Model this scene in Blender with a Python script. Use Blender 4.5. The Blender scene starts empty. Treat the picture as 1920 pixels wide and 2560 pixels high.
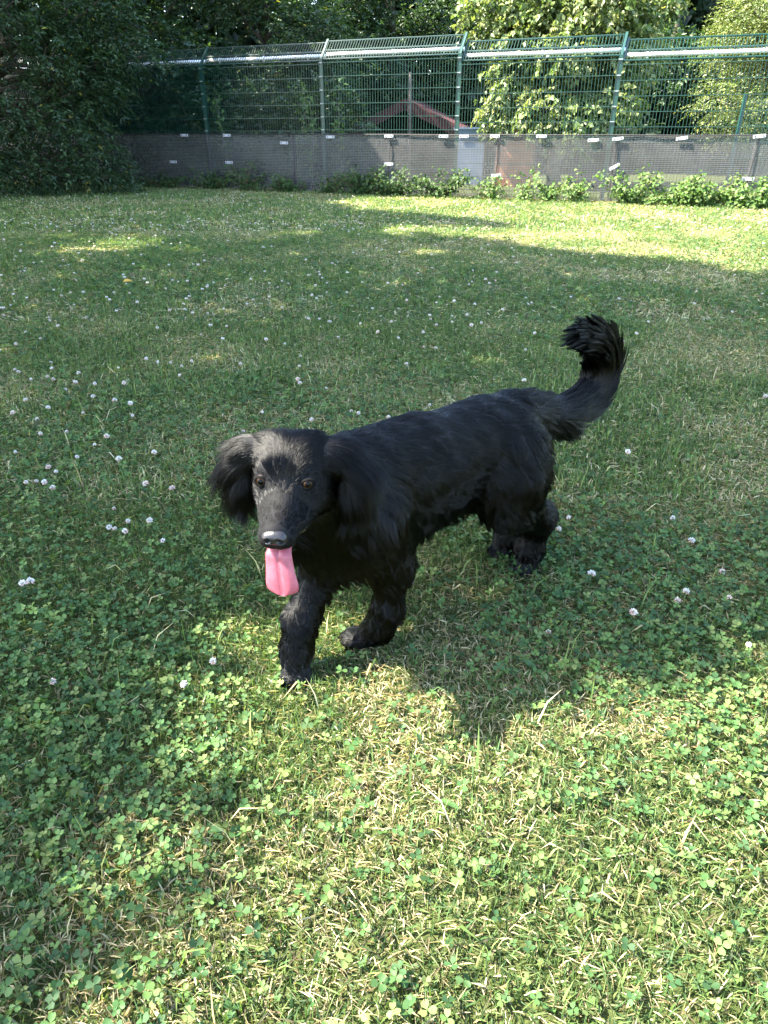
import bpy, math, time
import numpy as np
from mathutils import Vector
from mathutils.kdtree import KDTree

SC = bpy.context.scene
COL = SC.collection
T0 = time.time()
def R(a): return math.radians(a)

# ------------------------------------------------------------------ camera
cam_d = bpy.data.cameras.new('camera'); cam = bpy.data.objects.new('camera', cam_d); COL.objects.link(cam)
cam.location = (0, 0, 1.029); cam.rotation_euler = (R(90 - 29.0), 0, 0)
cam_d.sensor_fit = 'VERTICAL'; cam_d.sensor_height = 36; cam_d.lens = 24.23
cam_d.clip_start = 0.05; cam_d.clip_end = 500
SC.camera = cam

# ------------------------------------------------------------------ sky, sun, exposure
SUN_EL = 50.0
SUN_AZ = math.atan2(-0.999, 0.03)                # measured from +Y, clockwise positive
SUN = np.array([math.sin(SUN_AZ) * math.cos(R(SUN_EL)), math.cos(SUN_AZ) * math.cos(R(SUN_EL)), math.sin(R(SUN_EL))])
world = bpy.data.worlds.new('World'); SC.world = world; world.use_nodes = True
wn = world.node_tree
for n in list(wn.nodes): wn.nodes.remove(n)
sky = wn.nodes.new('ShaderNodeTexSky'); sky.sky_type = 'NISHITA'; sky.sun_disc = False
sky.sun_elevation = R(SUN_EL); sky.sun_rotation = SUN_AZ
sky.air_density = 1.0; sky.dust_density = 1.5; sky.ozone_density = 1.0
bg = wn.nodes.new('ShaderNodeBackground'); bg.inputs[1].default_value = 0.15
wo = wn.nodes.new('ShaderNodeOutputWorld')
wn.links.new(sky.outputs[0], bg.inputs[0]); wn.links.new(bg.outputs[0], wo.inputs[0])
sun_d = bpy.data.lights.new('sun', 'SUN'); sun = bpy.data.objects.new('sun', sun_d); COL.objects.link(sun)
sun_d.energy = 5.0; sun_d.angle = R(0.53); sun_d.color = (1.0, 0.93, 0.80)
sun.rotation_euler = Vector(SUN).to_track_quat('Z', 'Y').to_euler(); sun.location = (-20, 8, 30)
SC.view_settings.view_transform = 'Standard'; SC.view_settings.look = 'None'
SC.view_settings.gamma = 1; SC.view_settings.use_curve_mapping = False
SC.view_settings.exposure = 3.0
SC.render.engine = 'CYCLES'
cy = SC.cycles
cy.use_denoising = True; cy.denoiser = 'OPENIMAGEDENOISE'
cy.max_bounces = 6; cy.diffuse_bounces = 3; cy.glossy_bounces = 2; cy.transmission_bounces = 4
cy.transparent_max_bounces = 12; cy.caustics_reflective = False; cy.caustics_refractive = False
cy.sample_clamp_indirect = 6
SC.cycles_curves.shape = 'RIBBONS'; SC.cycles_curves.subdivisions = 2

# ------------------------------------------------------------------ helpers
rng = np.random.default_rng(7)
def lin(c):                                       # sRGB 0..255 -> linear
    return tuple(((v / 255) / 12.92 if v / 255 <= .04045 else ((v / 255 + .055) / 1.055) ** 2.4) for v in c)
def unit(v):
    v = np.asarray(v, float); return v / (np.linalg.norm(v, axis=-1, keepdims=True) + 1e-12)
def link(o, parent=None):
    COL.objects.link(o)
    if parent is not None: o.parent = parent
    return o
def tag(o, label=None, cat=None, group=None, kind=None):
    if label: o['label'] = label
    if cat: o['category'] = cat
    if group: o['group'] = group
    if kind: o['kind'] = kind
    return o
def empty(name, loc=(0, 0, 0), parent=None):
    o = bpy.data.objects.new(name, None); o.location = loc; o.empty_display_size = .1
    return link(o, parent)
def mesh_from(name, V, F, mat=None, col=None, smooth=False, mats=None, midx=None):
    """V (n,3); F (m,k) array of one face size, or list of lists."""
    me = bpy.data.meshes.new(name)
    V = np.asarray(V, np.float32)
    if isinstance(F, np.ndarray):
        m, k = F.shape
        me.vertices.add(len(V)); me.vertices.foreach_set('co', V.ravel())
        me.loops.add(m * k); me.loops.foreach_set('vertex_index', F.astype(np.int32).ravel())
        me.polygons.add(m); me.polygons.foreach_set('loop_start', np.arange(0, m * k, k, dtype=np.int32))
        me.update(calc_edges=True)
    else:
        me.from_pydata([tuple(map(float, v)) for v in V], [], [list(map(int, f)) for f in F]); me.update()
    if smooth: me.polygons.foreach_set('use_smooth', np.ones(len(me.polygons), bool))
    if col is not None:
        a = me.color_attributes.new('col', 'FLOAT_COLOR', 'POINT')
        c4 = np.ones((len(V), 4), np.float32); c4[:, :3] = col
        a.data.foreach_set('color', c4.ravel())
    for x in (mats or ([mat] if mat else [])): me.materials.append(x)
    if midx is not None: me.polygons.foreach_set('material_index', np.asarray(midx, np.int32))
    return me
def obj(name, me, parent=None, loc=None, rot=None):
    o = bpy.data.objects.new(name, me)
    if loc is not None: o.location = loc
    if rot is not None: o.rotation_euler = rot
    return link(o, parent)
class MB:
    """collects vertices and faces of one part"""
    def __init__(s): s.v = []; s.f = []
    def add(s, V, F):
        b = len(s.v); s.v += [tuple(map(float, p)) for p in V]; s.f += [[b + int(i) for i in f] for f in F]
    def box(s, c, half, ax=None):
        ax = np.eye(3) if ax is None else np.asarray(ax, float); c = np.asarray(c, float)
        P = [c + ax[0] * half[0] * i + ax[1] * half[1] * j + ax[2] * half[2] * k for i in (-1, 1) for j in (-1, 1) for k in (-1, 1)]
        s.add(P, [(0, 1, 3, 2), (4, 6, 7, 5), (0, 4, 5, 1), (2, 3, 7, 6), (0, 2, 6, 4), (1, 5, 7, 3)])
    def tube(s, pts, rad, n=8, cap=True):
        pts = np.asarray(pts, float); rad = np.broadcast_to(np.asarray(rad, float), (len(pts),))
        T = unit(np.gradient(pts, axis=0)); up = np.array([0, 0, 1.0]) if abs(T[0][2]) < .9 else np.array([1.0, 0, 0])
        a = unit(np.cross(T[0], up)); V = []; F = []
        for i, p in enumerate(pts):
            a = unit(a - T[i] * (a @ T[i])); b = np.cross(T[i], a)
            for j in range(n):
                t = 2 * math.pi * j / n; V.append(p + rad[i] * (a * math.cos(t) + b * math.sin(t)))
        for i in range(len(pts) - 1):
            for j in range(n):
                k = (j + 1) % n; F.append((i * n + j, i * n + k, (i + 1) * n + k, (i + 1) * n + j))
        if cap: F.append(tuple(range(n - 1, -1, -1))); F.append(tuple((len(pts) - 1) * n + j for j in range(n)))
        s.add(V, F)
    def build(s, name, mat, parent=None, smooth=False):
        return obj(name, mesh_from(name, np.array(s.v), s.f, mat, smooth=smooth), parent)
def nodes(name):
    m = bpy.data.materials.new(name); m.use_nodes = True; nt = m.node_tree
    for n in list(nt.nodes): nt.nodes.remove(n)
    out = nt.nodes.new('ShaderNodeOutputMaterial'); return m, nt, out
def setin(n, **kw):
    for k, v in kw.items():
        k = k.replace('_', ' ')
        if k in n.inputs: n.inputs[k].default_value = v
    return n
def mix_rgb(nt, fac, a, b, blend='MIX'):
    n = nt.nodes.new('ShaderNodeMix'); n.data_type = 'RGBA'; n.blend_type = blend
    for s, v in ((n.inputs[0], fac), (n.inputs[6], a), (n.inputs[7], b)):
        if hasattr(v, 'is_output'): nt.links.new(v, s)
        else: s.default_value = v if not isinstance(v, tuple) else (*v[:3], 1)
    return n.outputs[2]
def noise_out(nt, scale, detail=4, rough=.6, vec=None):
    n = nt.nodes.new('ShaderNodeTexNoise'); n.inputs['Scale'].default_value = scale
    n.inputs['Detail'].default_value = detail; n.inputs['Roughness'].default_value = rough
    if vec is not None: nt.links.new(vec, n.inputs['Vector'])
    return n.outputs[0]
def ramp(nt, inp, stops):
    n = nt.nodes.new('ShaderNodeValToRGB'); cr = n.color_ramp
    while len(cr.elements) < len(stops): cr.elements.new(.5)
    for e, (p, c) in zip(cr.elements, stops):
        e.position = p; e.color = (*c[:3], 1) if not isinstance(c, (int, float)) else (c, c, c, 1)
    nt.links.new(inp, n.inputs[0]); return n.outputs[0]
def plain(name, color, rough=.6, metal=0.0, var=.25, scale=9.0, bump=0.0, spec=.5, coat=0.0):
    """a principled surface with uneven colour and a little relief"""
    m, nt, out = nodes(name)
    p = nt.nodes.new('ShaderNodeBsdfPrincipled'); setin(p, Roughness=rough, Metallic=metal, Coat_Weight=coat)
    p.inputs['Specular IOR Level'].default_value = spec
    tc = nt.nodes.new('ShaderNodeTexCoord').outputs['Object']
    nz = noise_out(nt, scale, 5, .65, tc)
    lo = tuple(c * (1 - var) for c in color); hi = tuple(min(1, c * (1 + var)) for c in color)
    nt.links.new(ramp(nt, nz, [(.3, lo), (.7, hi)]), p.inputs['Base Color'])
    if bump:
        b = nt.nodes.new('ShaderNodeBump'); b.inputs['Strength'].default_value = bump; b.inputs['Distance'].default_value = .01
        nt.links.new(noise_out(nt, scale * 6, 4, .6, tc), b.inputs['Height']); nt.links.new(b.outputs[0], p.inputs['Normal'])
    nt.links.new(p.outputs[0], out.inputs[0]); return m
def leaf_mat(name, transl=.35, rough=.45, spec=.4, tint=(1.25, 1.35, .55)):
    """leaf: colour attribute on the faces, light passing through the blade"""
    m, nt, out = nodes(name)
    at = nt.nodes.new('ShaderNodeAttribute'); at.attribute_name = 'col'
    p = nt.nodes.new('ShaderNodeBsdfPrincipled'); setin(p, Roughness=rough); p.inputs['Specular IOR Level'].default_value = spec
    nt.links.new(at.outputs['Color'], p.inputs['Base Color'])
    tr = nt.nodes.new('ShaderNodeBsdfTranslucent')
    nt.links.new(mix_rgb(nt, 1.0, at.outputs['Color'], tint, 'MULTIPLY'), tr.inputs[0])
    mx = nt.nodes.new('ShaderNodeMixShader'); mx.inputs[0].default_value = transl
    nt.links.new(p.outputs[0], mx.inputs[1]); nt.links.new(tr.outputs[0], mx.inputs[2]); nt.links.new(mx.outputs[0], out.inputs[0])
    return m
# value noise in numpy (for scattering)
_perm = np.random.default_rng(3).random((64, 64))
def vnoise(x, y, s):
    x = np.asarray(x) * s + 100; y = np.asarray(y) * s + 100
    i = np.floor(x).astype(int); j = np.floor(y).astype(int); fx = x - i; fy = y - j
    fx = fx * fx * (3 - 2 * fx); fy = fy * fy * (3 - 2 * fy)
    g = lambda a, b: _perm[a % 64, b % 64]
    return (g(i, j) * (1 - fx) + g(i + 1, j) * fx) * (1 - fy) + (g(i, j + 1) * (1 - fx) + g(i + 1, j + 1) * fx) * fy
def fbm(x, y, s): return (vnoise(x, y, s) + .5 * vnoise(y + 7, x - 3, s * 2.1) + .25 * vnoise(x - 5, y + 11, s * 4.3)) / 1.75
def leaves(P, d, up, L, Wd, fold=.25, droop=.15, quad=True):
    """folded leaf blades: 4 points each, two triangles; P base, d direction, up leaf normal"""
    d = unit(d); s = unit(np.cross(d, up)); n = np.cross(s, d)
    L = np.asarray(L)[:, None]; Wd = np.asarray(Wd)[:, None]
    mid = P + d * L * .45
    a = mid + s * Wd * .5 + n * Wd * fold; b = mid - s * Wd * .5 + n * Wd * fold
    tip = P + d * L - n * L * droop
    V = np.stack([P, a, tip, b], 1).reshape(-1, 3)
    i = np.arange(len(P)) * 4
    F = np.concatenate([np.stack([i, i + 1, i + 2], 1), np.stack([i, i + 2, i + 3], 1)])
    return V, F
def rand_dirs(n, r=None):
    r = r or rng; v = r.normal(size=(n, 3)); return unit(v)
# ------------------------------------------------------------------ ground and lawn
def make_ground():
    m, nt, out = nodes('soil and thatch')
    tc = nt.nodes.new('ShaderNodeTexCoord').outputs['Object']
    p = nt.nodes.new('ShaderNodeBsdfPrincipled'); setin(p, Roughness=.95); p.inputs['Specular IOR Level'].default_value = .1
    a = ramp(nt, noise_out(nt, 60, 5, .7, tc), [(.3, (.030, .030, .012)), (.55, (.050, .062, .020)), (.75, (.12, .105, .05))])
    b = ramp(nt, noise_out(nt, 2.2, 4, .6, tc), [(.35, (.045, .065, .018)), (.7, (.075, .09, .03))])
    nt.links.new(mix_rgb(nt, .5, a, b), p.inputs['Base Color'])
    bp = nt.nodes.new('ShaderNodeBump'); bp.inputs['Strength'].default_value = .6; bp.inputs['Distance'].default_value = .01
    nt.links.new(noise_out(nt, 160, 4, .7, tc), bp.inputs['Height']); nt.links.new(bp.outputs[0], p.inputs['Normal'])
    nt.links.new(p.outputs[0], out.inputs[0])
    V = np.array([(-150, -60, 0), (150, -60, 0), (150, 240, 0), (-150, 240, 0)], float)
    o = obj('ground', mesh_from('ground', V, np.array([[0, 1, 2, 3]]), m)); o['kind'] = 'structure'

def scatter(y0, y1, dens, r, pad=.42):
    """even random points on the part of the lawn the photograph sees (and a step beyond)"""
    area = (y1 - y0) * 2 * (.66 * y1 + pad); n = int(area * dens)
    y = r.uniform(y0, y1, n); x = r.uniform(-1, 1, n) * (.66 * y1 + pad)
    k = np.abs(x) < .66 * y + pad
    return x[k], y[k]
def fence_y(x): return 13.283 - (x - 1.2225) * .418        # the fence line
GREEN = np.array([[.088, .152, .042], [.070, .130, .040], [.115, .180, .054], [.055, .108, .040], [.150, .190, .068]])
STRAW = np.array([[.47, .41, .23], [.36, .28, .15], [.58, .52, .33]])
def blades(x, y, h, w, r, straw, segs=2, lean=.55, tilt=None):
    n = len(x); P = np.stack([x, y, np.zeros(n)], 1)
    az = r.uniform(0, 2 * math.pi, n); d = np.stack([np.cos(az), np.sin(az), np.zeros(n)], 1)
    s = np.stack([-np.sin(az + r.normal(0, .5, n)), np.cos(az + r.normal(0, .5, n)), np.zeros(n)], 1)
    ln = np.abs(r.normal(0, lean, n)).clip(0, 1.5)
    ln = np.where(straw, ln * 1.8 + .25, ln)
    up = np.array([0, 0, 1.0])
    c0 = GREEN[r.integers(0, len(GREEN), n)] * r.uniform(.65, 1.3, (n, 1))
    c1 = STRAW[r.integers(0, len(STRAW), n)] * r.uniform(.7, 1.15, (n, 1))
    c0 = c0 * (1 + .32 * np.clip((y - 5) / 4, 0, 1))[:, None] * np.array([1.06, 1.0, 1.0])      # sunlight painted in: blades coloured brighter farther out
    col = np.where(straw[:, None], c1, c0)
    if segs == 2:
        a1 = ln * .55; a2 = ln * 1.5
        m = P + (d * np.sin(a1)[:, None] + up * np.cos(a1)[:, None]) * (h * .55)[:, None]
        t = m + (d * np.sin(a2)[:, None] + up * np.cos(a2.clip(0, 2.2))[:, None]) * (h * .45)[:, None]
        t[:, 2] = np.maximum(t[:, 2], .004); w_ = w[:, None]
        V = np.stack([P - s * w_ * .5, P + s * w_ * .5, m - s * w_ * .42, m + s * w_ * .42, t], 1).reshape(-1, 3)
        i = np.arange(n) * 5
        F = np.concatenate([np.stack([i, i + 1, i + 3], 1), np.stack([i, i + 3, i + 2], 1), np.stack([i + 2, i + 3, i + 4], 1)])
        C = np.repeat(col, 5, 0)
    else:
        t = P + (d * np.sin(ln)[:, None] + up * np.cos(ln.clip(0, 1.3))[:, None]) * h[:, None]; w_ = w[:, None]
        V = np.stack([P - s * w_ * .5, P + s * w_ * .5, t], 1).reshape(-1, 3); i = np.arange(n) * 3
        F = np.stack([i, i + 1, i + 2], 1); C = np.repeat(col, 3, 0)
    return V, F, C
def join(parts):
    Vs, Fs, Cs, b = [], [], [], 0
    for V, F, C in parts: Vs.append(V); Fs.append(F + b); Cs.append(C); b += len(V)
    return np.concatenate(Vs), np.concatenate(Fs), np.concatenate(Cs)
def clover_mask(x, y):
    return np.clip((fbm(x, y, 1.4) - .34) * 4.2 + .08 * (y < 1.1), .15, 1)
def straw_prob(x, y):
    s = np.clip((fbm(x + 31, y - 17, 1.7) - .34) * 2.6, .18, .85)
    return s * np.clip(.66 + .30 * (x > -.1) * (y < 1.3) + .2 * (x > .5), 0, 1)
def make_lawn():
    r = np.random.default_rng(11)
    parts = []
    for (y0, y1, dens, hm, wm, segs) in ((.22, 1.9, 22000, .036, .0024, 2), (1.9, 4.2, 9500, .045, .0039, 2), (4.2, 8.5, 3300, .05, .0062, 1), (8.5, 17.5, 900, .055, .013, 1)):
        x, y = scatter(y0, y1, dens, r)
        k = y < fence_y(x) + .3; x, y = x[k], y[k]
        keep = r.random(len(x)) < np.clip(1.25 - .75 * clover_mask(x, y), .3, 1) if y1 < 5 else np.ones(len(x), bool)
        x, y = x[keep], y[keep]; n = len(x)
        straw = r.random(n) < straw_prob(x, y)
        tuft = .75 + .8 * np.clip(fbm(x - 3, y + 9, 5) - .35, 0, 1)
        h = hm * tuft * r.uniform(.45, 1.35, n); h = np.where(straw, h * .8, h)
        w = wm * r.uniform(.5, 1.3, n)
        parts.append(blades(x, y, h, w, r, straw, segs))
    # thatch: short dry and green bits lying over each other close to the soil
    for (y0, y1, dens, hm, wm) in ((.22, 1.9, 15500, .026, .0025), (1.9, 4.2, 7000, .036, .0048), (4.2, 8.5, 1600, .05, .011), (8.5, 17.5, 350, .07, .026)):
        x, y = scatter(y0, y1, dens, r); k = y < fence_y(x) + .3; x, y = x[k], y[k]; n = len(x)
        az = r.uniform(0, 6.283, n); d = np.stack([np.cos(az), np.sin(az), r.normal(.12, .22, n)], 1); s_ = np.stack([-np.sin(az), np.cos(az), r.normal(0, .3, n)], 1)
        Pm = np.stack([x, y, r.uniform(.004, .018, n)], 1); h = (hm * r.uniform(.5, 1.4, n))[:, None]; w = (wm * r.uniform(.4, 1.2, n))[:, None]
        A0 = Pm - d * h * .5; A1 = Pm + d * h * .5; A0[:, 2] = np.maximum(A0[:, 2], .002); A1[:, 2] = np.maximum(A1[:, 2], .002)
        V = np.stack([A0, Pm + s_ * w * .5 + [0, 0, .003], A1, Pm - s_ * w * .5 + [0, 0, .003]], 1).reshape(-1, 3); i = np.arange(n) * 4
        F = np.concatenate([np.stack([i, i + 1, i + 2], 1), np.stack([i, i + 2, i + 3], 1)])
        dry = r.random(n) < np.clip(straw_prob(x, y) * 1.3 + .12, 0, .8)
        C = np.where(dry[:, None], STRAW[r.integers(0, 3, n)] * r.uniform(.35, 1.0, (n, 1)), GREEN[r.integers(0, len(GREEN), n)] * r.uniform(.5, 1.1, (n, 1)))
        parts.append((V, F, np.repeat(C, 4, 0)))
    # the same turf carried on a step to each side and behind
    for hm, wm, dens, lean in ((.040, .0042, 7000, .55), (.034, .0055, 6000, 1.3)):
        n = int(4.4 * 2.5 * dens); x = r.uniform(-2.2, 2.2, n); y = r.uniform(-.4, 2.1, n)
        k = (np.abs(x) > .66 * y + .42) | (y < .22); k &= np.abs(x) < .66 * np.maximum(y, .1) + 1.0; x, y = x[k], y[k]; n = len(x)
        parts.append(blades(x, y, hm * r.uniform(.5, 1.3, n), wm * r.uniform(.5, 1.3, n), r, r.random(n) < straw_prob(x, y), 1, lean))
    # a few long blades and stalks standing out of the lawn
    x, y = scatter(.4, 3.2, 110, r); n = len(x)
    parts.append(blades(x, y, r.uniform(.06, .12, n), r.uniform(.002, .005, n), r, r.random(n) < .3, 2, .75))
    V, F, C = join(parts)
    o = obj('lawn_grass', mesh_from('lawn_grass', V, F, leaf_mat('grass blade', .35, .55, .25), C))
    tag(o, 'mown lawn grass, green blades mixed with dry straw', 'grass', kind='stuff')
    return len(F)
def clover_leaf(P, az, tiltd, size, r, fine):
    """trifoliate leaves: three folded heart-shaped leaflets round a stalk top"""
    n = len(P); Vs = []; Fs = []; b = 0
    up = unit(np.stack([np.cos(tiltd[:, 0]) * tiltd[:, 1], np.sin(tiltd[:, 0]) * tiltd[:, 1], np.ones(n)], 1))
    x0 = unit(np.cross(up, np.stack([np.cos(az), np.sin(az), np.zeros(n)], 1))); y0 = np.cross(up, x0)
    for k in range(3):
        a = 2 * math.pi * k / 3 + r.normal(0, .12, n)
        d = x0 * np.cos(a)[:, None] + y0 * np.sin(a)[:, None]
        s = np.cross(up, d)
        lift = r.normal(.15, .38, n)[:, None]; dd = unit(d + up * lift); nn = unit(np.cross(dd, s))
        z = size[:, None]; fo = r.uniform(.05, .55, n)[:, None]
        base = P; e = lambda u, v: base + dd * z * u + s * z * v + nn * z * abs(v) * fo
        if fine:
            pts = [e(0.03, 0), e(.42, .40), e(.82, .42), e(1.0, .20), e(.90, 0), e(1.0, -.20), e(.82, -.42), e(.42, -.40)]
            V = np.stack(pts, 1).reshape(-1, 3); i = np.arange(n) * 8
            for t in ((0, 1, 2), (0, 2, 4), (2, 3, 4), (0, 4, 6), (4, 5, 6), (0, 6, 7)):
                Fs.append(np.stack([i + t[0], i + t[1], i + t[2]], 1) + b)
        else:
            pts = [e(0.03, 0), e(.7, .46), e(.95, 0), e(.7, -.46)]
            V = np.stack(pts, 1).reshape(-1, 3); i = np.arange(n) * 4
            for t in ((0, 1, 2), (0, 2, 3)): Fs.append(np.stack([i + t[0], i + t[1], i + t[2]], 1) + b)
        Vs.append(V); b += len(V)
    return np.concatenate(Vs), np.concatenate(Fs)
def make_clover():
    r = np.random.default_rng(21); parts = []
    base = np.array([[.046, .100, .030], [.062, .124, .036], [.090, .155, .042], [.036, .080, .029], [.120, .160, .050]])
    for (y0, y1, dens, sz, fine) in ((.22, 1.9, 5600, .0096, True), (1.9, 4.2, 3000, .0115, False), (4.2, 8, 700, .018, False)):
        x, y = scatter(y0, y1, dens, r)
        k = r.random(len(x)) < clover_mask(x, y); x, y = x[k], y[k]; n = len(x)
        P = np.stack([x, y, r.uniform(.010, .042, n)], 1)
        size = sz * r.uniform(.5, 1.4, n)
        V, F = clover_leaf(P, r.uniform(0, 6.28, n), np.stack([r.uniform(0, 6.28, n), np.abs(r.normal(0, .55, n))], 1), size, r, fine)
        col = base[r.integers(0, len(base), n)] * r.uniform(.75, 1.3, (n, 1))
        k = 8 if fine else 4
        C = np.concatenate([np.repeat(col, k, 0)] * 3)
        parts.append((V, F, C))
        if fine:      # thin stalks
            i = np.arange(n); s = np.stack([np.cos(i), np.sin(i), np.zeros(n)], 1) * .0007
            g = P * [1, 1, 0] + np.stack([r.normal(0, .008, n), r.normal(0, .008, n), np.zeros(n)], 1)
            V2 = np.stack([g - s, g + s, P + s, P - s], 1).reshape(-1, 3)
            F2 = np.concatenate([np.stack([i * 4, i * 4 + 1, i * 4 + 2], 1), np.stack([i * 4, i * 4 + 2, i * 4 + 3], 1)])
            parts.append((V2, F2, np.repeat(np.full((n, 3), (.09, .15, .04)), 4, 0)))
    V, F, C = join(parts)
    o = obj('clover', mesh_from('clover', V, F, leaf_mat('clover leaf', .32, .6, .22), C))
    tag(o, 'white clover leaves spreading in patches through the lawn', 'clover', kind='stuff')
    return len(F)
FLOWERS = [(.54, 1.76), (.48, 1.68), (.84, 1.76), (.84, 1.63), (.52, 1.44), (.84, 1.47), (.73, 1.36), (.72, 1.33), (.58, 1.3), (.37, 1.23), (.07, 1.44), (-.36, 1.15), (-.41, 1.07), (-.68, 1.08), (-.89, 1.42), (-.54, 2.42), (-.26, 2.52), (-.13, 2.65), (-.11, 2.63), (-.4, 3.23), (.85, 1.36), (.81, 1.2), (-1.73, 3.14), (-1.62, 3.06), (-1.52, 3.03), (-1.39, 2.98), (-1.41, 2.89), (-1.41, 3.11), (-1.49, 2.64), (-1.35, 2.53), (-1.2, 2.6), (-1.12, 2.71), (-1.05, 2.72), (-1.01, 2.61), (-1.19, 2.42), (-1.27, 2.36), (-1.31, 2.24), (-1.04, 2.31), (-1.02, 2.33), (-1.07, 2.19), (-.91, 2.16), (-1.12, 2.1), (-1.09, 2.06), (-1.15, 1.98), (-1.13, 2.0), (-1.1, 1.99), (-1.05, 1.93), (-.81, 2.22), (-.75, 1.99), (-.66, 1.93), (-.8, 1.74), (-.76, 1.74), (-.77, 1.69), (-.73, 1.68), (-.69, 1.75), (-.62, 1.65), (-.89, 1.41), (-1.64, 3.3), (-1.17, 3.3), (-1.12, 3.3), (-1.04, 3.26), (-.98, 3.22), (-.95, 3.3), (-.93, 3.09), (-1.16, 3.03), (-1.28, 2.94), (.39, 4.06), (.31, 4.0), (.21, 3.81), (.2, 3.55), (.1, 3.25), (-.02, 3.9), (.04, 4.07), (.56, 4.06), (.5, 4.22), (.52, 4.06), (.27, 4.18), (.86, 3.85), (1.25, 3.64), (.18, 2.71), (.01, 2.53)]
def flower_mesh(seed, mats, pinkish, n=34):
    """clover flower head: a ball of upright and drooping narrow florets on a thin stalk"""
    r = np.random.default_rng(seed); V = []; F = []; mi = []
    for k in range(n):
        z = 1 - 1.75 * (k + .5) / n; a = k * 2.39996 + r.normal(0, .15); q = math.sqrt(max(0, 1 - z * z))
        d = np.array([q * math.cos(a), q * math.sin(a), z * .95 + .12]); d = d / np.linalg.norm(d)
        s = unit(np.cross(d, [0.3, .2, 1.0])); L = .0088 * r.uniform(.85, 1.12); w = .0018 * (34 / n) ** .5
        u = np.cross(s, d); b = len(V)
        c = np.array([0, 0, .0]); p0 = c + d * .0022; p1 = c + d * L * .75; p2 = c + d * L
        V += [p0, p1 + s * w, p2 + u * .0006, p1 - s * w, p1 + u * w * .9]
        F += [(b, b + 1, b + 4), (b + 1, b + 2, b + 4), (b + 2, b + 3, b + 4), (b + 3, b, b + 4)]
        m = 1 if (z < -.25 or (pinkish and r.random() < .4)) else 0
        mi += [m] * 4
    b = len(V); hs = .042
    for t in (0, 1):
        for j in range(4):
            an = j * math.pi / 2; V.append(np.array([math.cos(an) * .0009, math.sin(an) * .0009, -.002 - t * hs]))
    for j in range(4): F.append((b + j, b + (j + 1) % 4, b + 4 + (j + 1) % 4)); F.append((b + j, b + 4 + (j + 1) % 4, b + 4 + j)); mi += [2, 2]
    V = np.array(V); V[:, 2] += hs
    return mesh_from('clover_flower', V, np.array(F), mats=mats, midx=mi)
def make_flowers():
    r = np.random.default_rng(5)
    mats = [plain('clover petal white', (.62, .60, .53), .7, var=.15, scale=300), plain('clover petal faded', (.55, .36, .28), .7, var=.2), plain('clover stalk', (.10, .17, .05), .6)]
    ms = [flower_mesh(40 + i, mats, i >= 3) for i in range(5)]
    pts = [(x, y) for x, y in FLOWERS]
    x, y = scatter(1.7, 9.5, 16, r)
    w = np.clip(.16 + .85 * (x < -.05 * y) + .35 * (np.abs(x) < 1.2), 0, 1) * np.clip((fbm(x, y, .8) - .3) * 3, .12, 1) * np.clip((y - 1.4) * .5, .1, 1)
    k = r.random(len(x)) < w; x, y = x[k], y[k]
    dogd = np.abs(x - .1) + np.abs(y - 1.35)
    k = (dogd > .8); x, y = x[k], y[k]
    o_ = np.argsort(y); x, y = x[o_], y[o_]
    n_ind = 300 - len(pts)
    pts += list(zip(x[:n_ind], y[:n_ind]))
    far = list(zip(x[n_ind:], y[n_ind:]))
    for px, py in pts:
        s = r.uniform(.7, 1.2) * (1.0 + .05 * min(py, 6))
        vi = r.integers(0, 5)
        o = obj('clover_flower', ms[vi], None, (px, py, 0), (r.normal(0, .22), r.normal(0, .22), r.uniform(0, 6.28)))
        o.scale = (s, s, min(s, 1.15) * r.uniform(.8, 1.1))
        tag(o, 'white clover flower head on a thin stalk in the lawn' if vi < 3 else 'fading pinkish brown and white clover flower head in the lawn', 'flower', 'clover flowers dotted over the lawn')
    # the rest, far off, as one mass
    low = flower_mesh(60, mats, False, 9)
    base = np.array([v.co for v in low.vertices]); bf = np.array([list(p.vertices) for p in low.polygons]); bm = np.zeros(len(low.polygons), np.int32)
    low.polygons.foreach_get('material_index', bm)
    x, y = scatter(3.6, 13.5, 5.5, r); k = (y < fence_y(x) - .6) & (x < 2.2) & (r.random(len(x)) < np.clip(.9 - .22 * x, .2, 1)); far += list(zip(x[k], y[k]))
    if far:
        Vs = []; Fs = []
        for i, (px, py) in enumerate(far):
            Vs.append(base * r.uniform(1.2, 1.6) * [1, 1, .7] + [px, py, 0]); Fs.append(bf + i * len(base))
        o = obj('far_clover_flowers', mesh_from('far_clover_flowers', np.concatenate(Vs), np.concatenate(Fs), mats=mats, midx=np.tile(bm, len(far))))
        tag(o, 'scattered tiny white clover flowers far across the lawn', 'flowers', kind='stuff')
    return len(pts), len(far)
def broad_leaf_mesh(L, W, seed, mat, col):
    """a plantain or dock leaf: midrib fold, wavy margin, arching along its length"""
    r = np.random.default_rng(seed); n = 7; V = []; F = []
    for i in range(n):
        t = i / (n - 1); w = W * math.sin(math.pi * min(1, t * .93 + .04)) ** .8 * .5; zc = .35 * L * (t - t * t * 1.25)
        for v in (-1, -.5, 0, .5, 1):
            V.append((t * L, v * w * (1 + r.normal(0, .06)), zc + abs(v) * w * .28 + r.normal(0, .0012)))
    for i in range(n - 1):
        for j in range(4):
            a = i * 5 + j; F.append((a, a + 1, a + 6)); F.append((a, a + 6, a + 5))
    V = np.array(V); return mesh_from('leaf', V, np.array(F), mat, np.tile(col, (len(V), 1)) * r.uniform(.85, 1.15, (len(V), 1)), smooth=True)
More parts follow.
